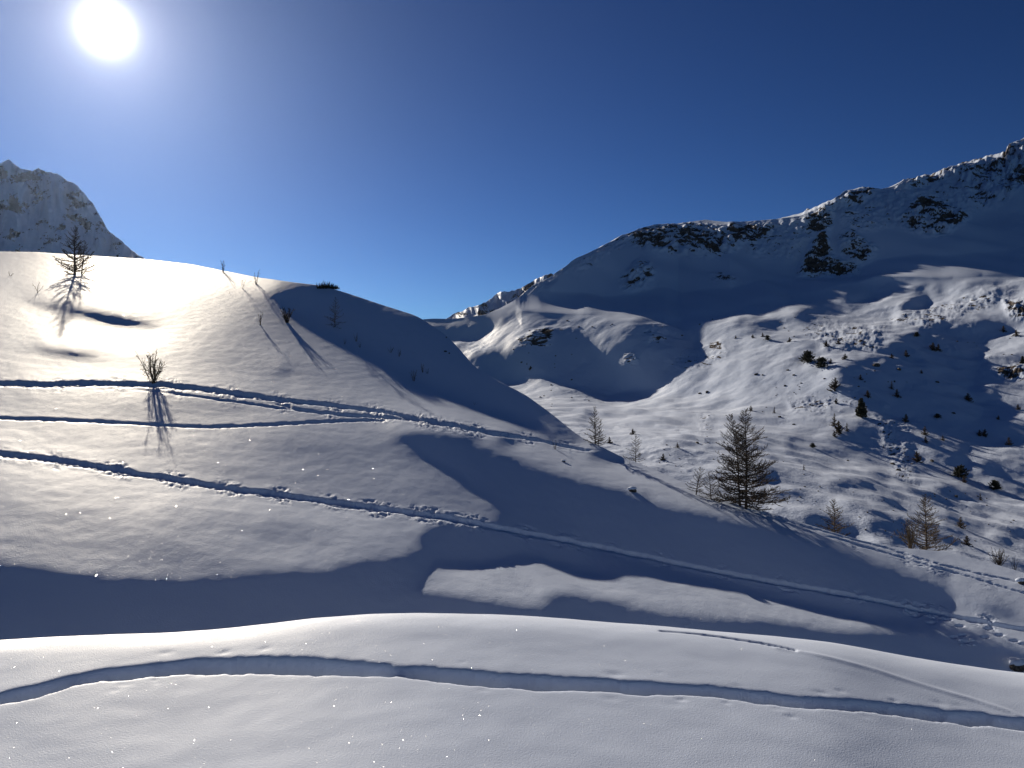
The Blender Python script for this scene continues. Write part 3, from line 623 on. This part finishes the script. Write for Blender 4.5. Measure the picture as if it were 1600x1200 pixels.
def wander(p, d, length, n, bend, jit, r):
    """polyline from p along d, bending by vector bend"""
    out = [np.array(p, float)]; d = np.array(d, float); st = length / n
    for i in range(n):
        d = d + np.array(bend) * st + r.normal(0, jit, 3); d /= np.linalg.norm(d); out.append(out[-1] + d * st)
    return np.array(out)
def larch(h, spread, seed, limbs=60, twigs=12, sub=2, lean=(0, 0), low=.06, sway=.03, droop=-.15, rk=.018, peak=.15, thick=1.0):
    """bare larch: (trunk tube set, crown tube set)"""
    r = np.random.default_rng(seed); tk, cr_ = TB(), TB()
    n = 14; zt = np.linspace(0, 1, n + 1)
    ph = r.uniform(0, 6, 2)
    tx = np.stack([lean[0] * h * zt ** 1.3 + sway * h * np.sin(zt * 4.2 + ph[0]) * zt * .5, lean[1] * h * zt + sway * h * np.sin(zt * 3.7 + ph[1]) * zt * .5, h * zt - .25], -1)
    R0 = rk * h; tk.tube(tx, R0 * (1 - zt * .93) ** 1.05 * (1 + .5 * np.exp(-zt * 25)), 7)
    for i in range(limbs):
        t = low + (1 - low - .02) * ((i + r.random()) / limbs) ** .92
        az = i * 2.4 + r.normal(0, .4)
        L_ = spread * ((1 - t) ** .85 * (1 - peak * math.exp(-((t - low) / .1) ** 2)) + .05) * r.uniform(.55, 1.12)
        k = t * n; a = min(int(k), n - 1); p0 = tx[a] + (tx[a + 1] - tx[a]) * (k - a)
        el = droop + .75 * t + r.normal(0, .12)
        d = np.array([math.cos(az) * math.cos(el), math.sin(az) * math.cos(el), math.sin(el)])
        ln = wander(p0, d, L_, 7, (0, 0, .55 / max(L_, .3)), .09, r); rb = R0 * .42 * (1 - .6 * t) * (.6 + .4 * L_ / spread) * thick
        cr_.tube(ln, rb * np.linspace(1, .22, 8), 4)
        for j in range(twigs):
            q = .18 + .82 * (j + r.random() * .7) / twigs; kk = q * 7; b_ = min(int(kk), 6); p1 = ln[b_] + (ln[b_ + 1] - ln[b_]) * (kk - b_)
            dm = ln[b_ + 1] - ln[b_]; dm /= np.linalg.norm(dm); sd = np.cross(dm, [0, 0, 1.]); sd /= np.linalg.norm(sd) + 1e-9
            dd = dm * .8 + sd * (1 if j % 2 else -1) * r.uniform(.5, 1.1) + np.array([0, 0, r.normal(.08, .3)]); dd /= np.linalg.norm(dd)
            l2 = L_ * .34 * (1.05 - q * .7) * r.uniform(.5, 1.2); w2 = wander(p1, dd, l2, 3, (0, 0, .6), .12, r)
            cr_.tube(w2, rb * .5 * np.linspace(1, .4, 4), 3)
            for m_ in range(sub):
                e = w2[1 + m_ % 3] if sub < 4 else w2[r.integers(1, 4)]; d3 = dd + r.normal(0, .55, 3) + [0, 0, .2]; d3 /= np.linalg.norm(d3)
                cr_.tube(np.array([e, e + d3 * l2 * .22, e + d3 * l2 * .42 + [0, 0, .02]]), rb * .36 * np.array([1, .8, .5]), 3)
    return tk, cr_
def shrub_stems(h, spread, seed, stems=9, twigs=8, sub=2, rad=.012):
    r = np.random.default_rng(seed); out = []
    for i in range(stems):
        tb = TB(); az = i * 2.4 + r.normal(0, .3); out_ = r.uniform(.1, 1) * spread / h
        d = np.array([math.cos(az) * out_, math.sin(az) * out_, 1.]); d /= np.linalg.norm(d); L_ = h * r.uniform(.65, 1.05)
        ln = wander([r.normal(0, .03) * h, r.normal(0, .03) * h, -.12], d, L_ + .12, 6, (0, 0, .15), .10, r); tb.tube(ln, rad * h * np.linspace(1, .3, 7), 4)
        for j in range(twigs):
            q = .25 + .75 * (j + r.random()) / twigs; kk = min(q * 6, 5.99); b_ = int(kk); p1 = ln[b_] + (ln[b_ + 1] - ln[b_]) * (kk - b_)
            dd = (ln[b_ + 1] - ln[b_]) / np.linalg.norm(ln[b_ + 1] - ln[b_]) + r.normal(0, .6, 3); dd /= np.linalg.norm(dd); l2 = h * .26 * r.uniform(.4, 1.1) * (1.1 - .5 * q)
            w2 = wander(p1, dd, l2, 3, (0, 0, .8), .1, r); tb.tube(w2, rad * h * .45 * np.linspace(1, .4, 4), 3)
            for m_ in range(sub):
                d3 = dd + r.normal(0, .5, 3); d3 /= np.linalg.norm(d3); e = w2[1 + m_ % 2]; tb.tube(np.array([e, e + d3 * l2 * .35]), rad * h * .28 * np.array([1, .6]), 3)
        out.append(tb)
    return out
def conifer(h, spread, seed, tiers=16, per=9):
    """small dense pine: trunk and many short needle sprays"""
    r = np.random.default_rng(seed); tk, cr_ = TB(), TB(); tk.tube([(0, 0, -.2), (0, 0, h * .5), (0, 0, h)], [.04 * h, .025 * h, .005 * h], 5)
    for i in range(tiers):
        t = .04 + .94 * i / tiers
        for j in range(per):
            az = r.uniform(0, 6.28); L_ = spread * ((1 - t) ** .7 + .06) * r.uniform(.5, 1.15); el = .25 + .4 * t + r.normal(0, .2)
            d = np.array([math.cos(az) * math.cos(el), math.sin(az) * math.cos(el), math.sin(el)]); p = np.array([0, 0, t * h])
            cr_.tube(wander(p, d, L_, 3, (0, 0, .3), .15, r), .05 * h * np.array([.5, 1, .9, .2]) * r.uniform(.5, 1), 4)
            for m_ in range(2):
                d3 = d + r.normal(0, .6, 3); d3 /= np.linalg.norm(d3); e = p + d * L_ * r.uniform(.3, .9); cr_.tube(np.array([e, e + d3 * L_ * .2, e + d3 * L_ * .38]), .04 * h * np.array([.5, 1, .2]), 3)
    return tk, cr_
def boulder_mesh(name, mat, seed, snow=False):
    import bmesh
    bm = bmesh.new(); bmesh.ops.create_icosphere(bm, subdivisions=3 if snow else 2, radius=1)
    for v in bm.verts:
        c = np.array(v.co); k = 1 + .30 * perlin(np.array([c[0] * 1.3 + seed]), np.array([c[1] * 1.3 + c[2] * .9]), seed)[0] + .16 * perlin(np.array([c[0] * 3 + seed]), np.array([c[1] * 3 - c[2] * 2]), seed + 1)[0]
        q = c * k
        if not snow: q = np.sign(q) * np.abs(q) ** .82
        v.co = q * [1, .8, .62]
    me = bpy.data.meshes.new(name); bm.to_mesh(me); bm.free(); me.materials.append(mat); me.polygons.foreach_set('use_smooth', np.full(len(me.polygons), bool(snow))); return me

def ground_index(P):
    return 800 + F * P[..., 0] / P[..., 1], 600 - F * P[..., 2] / P[..., 1]
GB, GC = ground_index(B_P), ground_index(C_P)
def at(px, py, where='B'):
    P_, (gx, gy) = (B_P, GB) if where == 'B' else (C_P, GC)
    if where == 'B':   j0 = int(np.argmin(np.abs(colsB - px))); rows = slice(NG, NG + 420)
    else: j0 = int(np.argmin(np.abs(colsC - px))); rows = slice(0, P_.shape[0])
    i = int(np.argmin(np.abs(gy[rows, j0] - py))) + rows.start; return P_[i, j0]
def behind_B(px, dist):
    """ground on the far side of the slope's crest"""
    j0 = int(np.argmin(np.abs(colsB - px))); c = B_P[NG + 419, j0, 1]; col = B_P[NG + 420:, j0]; return np.array([np.interp(c + dist, col[:, 1], col[:, k]) for k in range(3)])
def root(name, label, cat, loc, group=None, rz=0):
    o = link(name, None); o.location = loc; o.rotation_euler = (0, 0, rz); o.empty_display_size = .3
    o['label'] = label; o['category'] = cat
    if group: o['group'] = group
    return o
def put_larch(name, label, loc, hpx, spx, seed, mat=None, group=None, cat='larch tree', **kw):
    m_ = loc[1] / F; o = root(name, label, cat, loc, group)
    tk, cr_ = larch(hpx * m_, spx * m_, seed, **kw)
    link('trunk', tk.mesh('trunk', M_bark), o); link('crown', cr_.mesh('crown', mat or M_twig), o); return o
def put_shrub(name, label, loc, hpx, spx, seed, mat=None, group=None, cat='shrub', **kw):
    m_ = loc[1] / F; o = root(name, label, cat, loc, group)
    for tb in shrub_stems(hpx * m_, spx * m_, seed, **kw): link('stem', tb.mesh('stem', mat or M_twig), o)
    return o
G_L = 'bare larches at the edge of the snow slope'
pm = at(1160, 795)
put_larch('larch_tree', 'tallest bare larch at the slope edge, right one of the close pair with straight trunk', at(1165, 794), 163, 72, 3, limbs=95, twigs=16, sub=3, thick=1.5, group=G_L, low=.05, rk=.013, droop=-.25)
put_larch('larch_tree', 'tall bare larch touching the tallest one, left one of the pair with curved lower trunk', at(1156, 790), 152, 66, 4, limbs=90, twigs=16, sub=3, thick=1.5, group=G_L, low=.08, rk=.012, lean=(-.1, 0), sway=.05, droop=-.25)
put_larch('larch_tree', 'small crooked larch standing apart, left of the tall pair at the slope edge', at(1087, 773), 50, 32, 5, limbs=30, twigs=11, sub=2, group=G_L, low=.2, lean=(.12, 0), sway=.12, rk=.022, thick=1.6)
put_larch('larch_tree', 'bushy young larch crowding the left foot of the tall pair', at(1111, 781), 52, 28, 6, thick=1.5, limbs=48, twigs=10, group=G_L, low=.05, lean=(-.08, 0), rk=.018)
put_larch('larch_tree', 'short young larch squeezed between bushy larch and tall pair', at(1120, 783), 40, 20, 7, limbs=28, twigs=8, group=G_L, low=.1, lean=(.05, 0), rk=.018)
put_larch('larch_tree', 'slender dark larch where the slope dips into the valley, left of the tall pair', at(930, 693), 66, 24, 8, limbs=54, twigs=11, thick=1.8, group=G_L, low=.08, rk=.016)
put_larch('larch_tree', 'thin twin larch leaning against the slender dark larch in the dip', at(934, 692), 48, 19, 9, thick=1.6, limbs=34, twigs=8, group=G_L, low=.1, lean=(.08, 0), rk=.016)
put_larch('larch_tree', 'sparse two-stemmed larch half hidden behind the slope, with pale twigs', behind_B(993, 5), 60, 26, 10, thick=1.6, limbs=44, twigs=9, group=G_L, low=.05, rk=.014)
put_larch('larch_tree', 'small dense brownish larch behind the slope edge right of the tall pair', behind_B(1304, 4), 64, 34, 11, mat=M_dry, limbs=60, twigs=12, thick=1.8, group=G_L, low=.05, rk=.018)
put_larch('larch_tree', 'broad olive-brown larch rising behind the lower slope edge on the right', behind_B(1447, 4), 100, 50, 12, mat=M_dry, limbs=80, twigs=14, thick=1.7, group=G_L, low=.03, rk=.015)
put_shrub('shrub', 'round brown bush at the left foot of the broad olive-brown larch', behind_B(1424, 2.5), 44, 22, 13, mat=M_dry, rad=.017, stems=20, twigs=10)
put_shrub('shrub', 'reddish-brown bush on the lower slope edge near the right side of the picture', behind_B(1562, 2), 30, 18, 14, mat=M_dry, rad=.017, stems=20, twigs=10)
put_shrub('shrub', 'small dark bush beside the reddish-brown bush, nearest the right side', behind_B(1586, 2), 22, 9, 15, stems=8, twigs=8)
put_larch('larch_tree', 'larger of two bare larches below the sun, near the top of the bright slope', at(117, 430), 80, 40, 16, limbs=50, twigs=12, thick=1.6, low=.02, rk=.022, droop=-.1, group=G_L)
put_larch('larch_tree', 'thinner right-hand larch of the two below the sun on the bright slope', at(127, 429), 56, 34, 17, limbs=36, twigs=11, thick=1.6, low=.02, rk=.018, lean=(.1, 0), group=G_L)
put_shrub('sapling', 'small twiggy sapling left below the two larches under the sun', at(58, 457), 17, 6, 18, stems=4, twigs=5, cat='sapling', rad=.02)
put_shrub('sapling', 'few bent twigs poking from the bright snow at the left side', at(15, 431), 9, 10, 19, stems=4, twigs=3, cat='sapling', rad=.03)
put_shrub('shrub', 'bare round shrub standing right on the upper ski track', at(240, 598), 48, 27, 20, stems=18, twigs=14, sub=4, rad=.013)
put_shrub('shrub', 'dense bare shrub with thick stems casting a long shadow, high on the slope', at(448, 504), 24, 14, 21, stems=16, twigs=12, sub=3, rad=.024)
put_shrub('sapling', 'thin upright sapling just left of the dense shrub high on the slope', at(406, 508), 21, 7, 22, stems=5, twigs=7, cat='sapling', rad=.018)
for px, py, h, lb in ((348, 426, 23, 'thin sapling breaking the skyline, leftmost on the crest'), (400, 444, 22, 'thin sapling breaking the skyline at the edge of the shaded face'), (380, 451, 14, 'short sapling just below the crest between two skyline saplings'), (358, 458, 4, 'tiny twig below the leftmost skyline sapling')):
    put_shrub('sapling', lb, at(px, py), h, h * .32, px, stems=4, twigs=7, cat='sapling', rad=.018)
put_larch('larch_tree', 'faint grey-brown larch alone in the shaded face of the slope', at(524, 511), 51, 22, 23, mat=M_dry, limbs=50, twigs=11, low=.05, rk=.014, thick=1.0, group=G_L)
for px, py, h, sp, lb in ((539, 537, 9, 7, 'low tuft of twigs at the shadow edge, uphill one of three'), (562, 543, 9, 7, 'reddish twig tuft at the shadow edge below the first tuft'), (556, 533, 13, 5, 'faint twigs in shade above the reddish tuft'), (611, 551, 12, 5, 'thin pair of stems in the shaded face, left'), (624, 557, 12, 6, 'low spreading twigs in the shaded face right of the thin stems'),
                          (646, 596, 21, 7, 'thin brown bush at the shadow edge lower down the slope'), (660, 582, 16, 4, 'dark upright twigs in shade above the thin brown bush'), (667, 584, 9, 7, 'low bush in shade beside dark upright twigs'), (867, 702, 15, 5, 'lone little sapling beside the long ski track'), (983, 724, 6, 6, 'few dark twigs below the small snow hollow'), (741, 632, 6, 8, 'sparse twigs on the lit rim below the shaded face')):
    put_shrub('shrub' if sp > 6 else 'sapling', lb, at(px, py), h, sp, px + 7, mat=M_dry if 'brown' in lb or 'reddish' in lb or 'tuft' in lb else M_twig, stems=6, twigs=6, cat='shrub' if sp > 6 else 'sapling', rad=.016)
# dwarf pine on the skyline
dp = root('dwarf_pine', 'low dark green dwarf pine spreading on the crest against the sky', 'dwarf pine', at(513, 448))
r_ = np.random.default_rng(5); m_ = at(513, 448)[1] / F
for k in range(9):
    tb = TB()
    for j in range(26):
        x0 = (k - 4) * 3.6 * m_ + r_.normal(0, 1.2) * m_; hh_ = (13 - abs(k - 2.5) * 1.5) * m_ * r_.uniform(.4, 1.2); d_ = np.array([r_.normal(0.1, .4), r_.normal(0, .4), 1.]); d_ /= np.linalg.norm(d_)
        p_ = np.array([x0, r_.normal(0, .25), -.15]); tb.tube(np.array([p_, p_ + d_ * hh_ * .5, p_ + d_ * hh_]), m_ * np.array([.25, .42, .08]), 4)
    link('branch', tb.mesh('branch', M_needle), dp)

# ---- trees across the valley: four prototypes, scaled and turned copies
def proto(fn, cm):
    tk, cr_ = fn; return tk.mesh('trunk', M_bark), cr_.mesh('crown', cm)
PR = {'l': [proto(larch(1, .34, 50 + k, limbs=34, twigs=6, sub=1, low=.03, rk=.035, thick=3.6), M_twig) for k in range(3)], 'b': [proto(larch(1, .55, 60 + k, limbs=40, twigs=8, sub=3, low=.02, rk=.045, thick=4.2), M_twig) for k in range(2)],
      'p': [proto(conifer(1, .36, 70 + k), M_needle) for k in range(2)], 'w': [proto(conifer(1, .85, 80 + k, tiers=10, per=11), M_needle) for k in range(2)], 'd': [proto(larch(1, .5, 90 + k, limbs=40, twigs=8, sub=3, low=.02, rk=.035, thick=3.8), M_dry) for k in range(2)]}
NAMES = {'l': ('larch_tree', 'larch tree'), 'b': ('larch_tree', 'larch tree'), 'p': ('pine_tree', 'pine tree'), 'w': ('pine_shrub', 'pine shrub'), 'd': ('larch_tree', 'larch tree')}
VT = [(1291, 541, 10, 'b', 'left one of two dark trees on the bumpy lit shelf of the valley'), (1310, 537, 10, 'b', 'right one of two dark trees on the bumpy lit shelf of the valley'), (1233, 534, 8, 'b', 'small tree at the top of the bright smooth hillside'),
 (1192, 526, 7, 'b', 'rightmost of three tiny trees along the hollow above the bright hillside'), (1176, 528, 6, 'b', 'leftmost tiny tree along the hollow above the bright hillside'), (1199, 531, 6, 'w', 'tiny dark shrub just below the three hollow trees'),
 (1320, 561, 10, 'b', 'round tree alone on the lit snow above the big valley shadow'), (1284, 574, 13, 'w', 'wide dark pine shrub at the brink above the bright hillside, right one'), (1261, 567, 15, 'w', 'widest dark pine clump at the brink above the bright hillside'),
 (1298, 567, 8, 'b', 'brownish little tree right of the wide pine shrub on the brink'), (1305, 607, 19, 'b', 'dark tree with snowy top at the left border of the big valley shadow'), (1346, 652, 26, 'p', 'pointed dark conifer, most prominent in the valley, right of the tall larch pair'),
 (1344, 632, 9, 'l', 'little larch right behind the pointed dark conifer'), (1307, 630, 9, 'b', 'small tree above the dark clump left of the pointed conifer'), (1303, 665, 22, 'l', 'tallest of the dark clump left of the pointed conifer'), (1311, 677, 21, 'b', 'middle tree of the dark clump left of the pointed conifer'),
 (1323, 674, 15, 'l', 'right tree of the dark clump left of the pointed conifer'), (1303, 682, 10, 'b', 'lowest little tree of the dark clump left of the pointed conifer'), (1210, 645, 11, 'l', 'lone tree with long shadow right of the top of the tall larch pair'),
 (1174, 642, 9, 'b', 'small dark tree right behind the top of the tall larch pair'), (1356, 620, 12, 'b', 'tree in the big shadow above the pointed conifer'), (1344, 593, 9, 'b', 'round bush high in the big valley shadow, left part'), (1393, 608, 15, 'l', 'upper of two close trees in the middle of the big shadow'),
 (1401, 620, 13, 'b', 'lower of two close trees in the middle of the big shadow'), (1393, 560, 8, 'b', 'small tree near the top edge of the big shadow'), (1415, 557, 11, 'b', 'roundish tree at the top edge of the big shadow'), (1458, 547, 13, 'b', 'left one of two touching trees at the top of the big shadow'),
 (1466, 547, 11, 'b', 'right one of two touching trees at the top of the big shadow'), (1433, 526, 6, 'w', 'tiny shrub on the lit rim above the big shadow'), (1440, 583, 6, 'b', 'tiny tree in the centre of the big shadow'), (1512, 626, 13, 'b', 'round tree at the right border of the big shadow'),
 (1416, 659, 13, 'b', 'dark bush on the lower border of the big shadow'), (1445, 679, 15, 'd', 'upper brownish tree of a pair below the big shadow'), (1446, 692, 11, 'd', 'lower brownish tree of a pair below the big shadow'), (1473, 688, 9, 'd', 'small pale tree right of the brownish pair'),
 (1530, 681, 10, 'b', 'left of two round trees on the lit strip right of the brownish pair'), (1539, 681, 12, 'b', 'right of two round trees on the lit strip right of the brownish pair'), (1577, 695, 14, 'd', 'brown tree near the right side with shadow down the slope'),
 (1432, 721, 18, 'b', 'dark tree with a long shadow above the broad olive-brown larch'), (1499, 745, 15, 'w', 'wide dark bush, upper of two clumps right of the broad larch top'), (1507, 754, 12, 'd', 'brown bush, lower of two clumps right of the broad larch top'), (1555, 765, 12, 'w', 'flat spreading bush right of the two clumps'),
 (1532, 782, 13, 'l', 'small upright tree below the flat spreading bush'), (1256, 734, 10, 'l', 'lone little tree with a shadow stripe between tall pair and broad larch'), (1465, 653, 6, 'w', 'tiny shrub at the foot of the big shadow'), (1568, 518, 10, 'b', 'little tree high on the right, left of the last one'), (1588, 525, 11, 'b', 'little tree high on the right side at the rocks'),
 (1597, 568, 10, 'p', 'small dark conifer on the rocks at the right side'), (1501, 825, 19, 'd', 'brown bushy tree right of the broad larch, halfway down'), (1511, 851, 16, 'b', 'dark bush right of the foot of the broad larch'), (989, 679, 10, 'b', 'small round tree above the sparse two-stemmed larch'),
 (952, 692, 11, 'b', 'small tree with shadow right of the slender dark larch'), (1059, 700, 10, 'd', 'brown little tree left behind the tall pair, upper one'), (1036, 719, 11, 'b', 'dark little tree left behind the tall pair, lower one'), (829, 577, 6, 'b', 'single dark tree inside the dark shadow hollow on the left'),
 (1590, 640, 9, 'b', 'small tree near right side beyond the round shadow-border tree'), (1380, 700, 6, 'l', 'tiny tree among the rubble in the gully'), (1560, 655, 7, 'b', 'tiny bush on the lit snow near the right side above the brown tree'), (1270, 700, 6, 'w', 'tiny dark shrub left of the gully shadow'),
 (1150, 528, 5, 'b', 'tiny tree at the far end of the hollow above the bright hillside'), (1350, 540, 6, 'b', 'tiny tree on the rubble shelf near the shadow tip')]
for k, (px, py, h, kd, lb) in enumerate(VT):
    loc = at(px, py, 'C'); m_ = loc[1] / F; tm, cm = PR[kd][k % len(PR[kd])]; nm_, cat = NAMES[kd]
    o = root(nm_, lb, cat, loc, 'trees scattered across the valley floor', rz=k * 1.7); o.scale = (h * m_ * 1.2,) * 3
    link('trunk', tm, o); link('crown', cm, o)
# ---- boulders
RK = [boulder_mesh('boulder', M_rock, 200 + k) for k in range(5)]
def put_rock(label, loc, rpx, k, group=None, cat='boulder', name='boulder', me=None, sq=1.0, sink=.25):
    m_ = loc[1] / F; o = link(name, me or RK[k % 5]); o.location = np.array(loc) + [0, 0, -sink * rpx * m_ * .6 + .2 * rpx * m_]; o.scale = (rpx * m_, rpx * m_ * .8, rpx * m_ * sq); o.rotation_euler = (0, 0, k * 1.3)
    o['label'] = label; o['category'] = cat
    if group: o['group'] = group
    return o
VR = [(1182, 585, 3.2, 'dark boulder on the bright smooth hillside, largest of a loose row'), (1192, 586, 2.2, 'small stone right of the largest hillside boulder'), (1240, 586, 2.4, 'stone on the bright hillside below the brink pines'), (1226, 603, 2.6, 'stone low on the bright hillside'), (1231, 579, 2.6, 'flat stone just left of the brink pines'),
      (1369, 571, 6, 'snow-capped pale boulder inside the big shadow'), (1405, 578, 4, 'flat dark stone right of the snow-capped pale boulder'), (1465, 598, 3.2, 'flat stone in the right part of the big shadow'), (1105, 613, 3.4, 'dark stone on the lit snow above the tall larch pair, right one'), (1093, 615, 2.8, 'dark stone on the lit snow above the tall larch pair, left one'),
      (1218, 652, 3.2, 'rounded stone right of the tall pair top beside lone tree'), (1090, 692, 3.6, 'dark boulder close left of the tall larch crown'), (1240, 663, 2.6, 'small stone between lone tree and dark clump'), (1494, 777, 4, 'dark flat stone right of the broad larch top'), (1490, 646, 2.8, 'small stone beneath the lower part of the big shadow'),
      (1325, 720, 2.6, 'stone in the dark gully left of the rubble'), (1395, 725, 4, 'snowy rock in the gully above the broad larch'), (1405, 735, 4.2, 'lower snowy rock in the gully above the broad larch'), (1456, 721, 4, 'snow-topped rock right of the gully')]
for k, (px, py, r, lb) in enumerate(VR): put_rock(lb, at(px, py, 'C'), r, k, 'single boulders in the valley')
n_ = 0
for k in range(1200):
    if n_ >= 190: break
    px, py = rng.uniform(760, 1595), rng.uniform(495, 850)
    if py < curve(D_BASE, px) + 14 or py > curve(CREST_B, px) - 8: continue
    loc = at(px, py, 'C'); dens = fbm(np.array([loc[0]]), np.array([loc[1]]), 150, 3, 401)[0] + .7 * (rockmask(np.array([px]), np.array([py]))[0])
    if dens < .15: continue
    n_ += 1; put_rock('small dark stone among the many strewn over the snowy valley floor', loc, rng.uniform(.8, 2.0), k, 'small dark stones strewn over the valley floor', cat='stone', name='stone')
# a half buried boulder with a snow cap at the slope edge
M_cap = snow_mat('snow_cap', .05)
CAP = [boulder_mesh('snow_cap', M_cap, 300 + k, True) for k in range(3)]
def capped(label, px, py, w_, h_, k, rock=True):
    loc = at(px, py); m_ = loc[1] / F; o = root('boulder', label, 'boulder', loc)
    a_ = link('rock', RK[k % 5], o); a_.scale = (w_ * m_, w_ * m_ * .8, h_ * m_); a_.location = (0, 0, .15 * h_ * m_)
    b_ = link('snow_cap', CAP[k % 3], o); b_.scale = (w_ * m_ * 1.12, w_ * m_ * .95, h_ * m_ * .75); b_.location = (-.1 * w_ * m_, .15 * w_ * m_, h_ * m_ * .68); return o
capped('dark boulder under a snow cushion, half buried at the upper rim of the shadow band', 988, 768, 6, 6.5, 1)
capped('snow-covered boulder cut by the right side of the picture on the lower slope', 1597, 912, 7, 8, 2)
capped('frosted boulder in the shaded gully at the lower right', 1590, 1044, 11, 13, 0)
capped('little dark stone with a snow cap beside the shadow band top', 880, 722, 3, 3, 3)
for k, (px, py, r) in enumerate([(1500, 1000, 4), (1508, 996, 3.4), (1518, 1000, 3.6), (1502, 1008, 3), (1514, 1008, 3.2), (1522, 1008, 2.6)]):
    put_rock('fist-sized snow chunk in a loose cluster where the slope shade begins, lower right', at(px, py), r, k, 'snow chunks at the lower right', cat='snow chunk', name='snow_chunk', me=CAP[k % 3])
for px, py, r, lb in ((696, 549, 2.6, 'larger of two dark stones on the shaded crest shoulder'), (702, 552, 2.2, 'smaller of two dark stones on the shaded crest shoulder'), (697, 527, 1.8, 'little dark stone on the skyline rim of the shaded face')):
    put_rock(lb, at(px, py), r, px, cat='boulder')
print('things', time.time() - T0)

# ================================================================ air
hm = new_mat('haze'); hb = NB(hm); ho = hb.n('ShaderNodeOutputMaterial'); hv = hb.n('ShaderNodeVolumePrincipled')
hv.inputs['Color'].default_value = (.48, .64, 1, 1); hv.inputs['Density'].default_value = .0000062; hv.inputs['Anisotropy'].default_value = .8
hb.l(hv.outputs[0], ho.inputs['Volume'])
hx0, hx1, hy0, hy1, hz0, hz1 = -5200, 5200, -300, 8000, -700, 1000
hz_me = soup_mesh('haze', [(x, y, z) for z in (hz0, hz1) for x, y in ((hx0, hy0), (hx1, hy0), (hx1, hy1), (hx0, hy1))], [(3, 2, 1, 0), (4, 5, 6, 7), (0, 1, 5, 4), (1, 2, 6, 5), (2, 3, 7, 6), (3, 0, 4, 7)], hm, smooth=False)
link('haze', hz_me, kind='stuff')
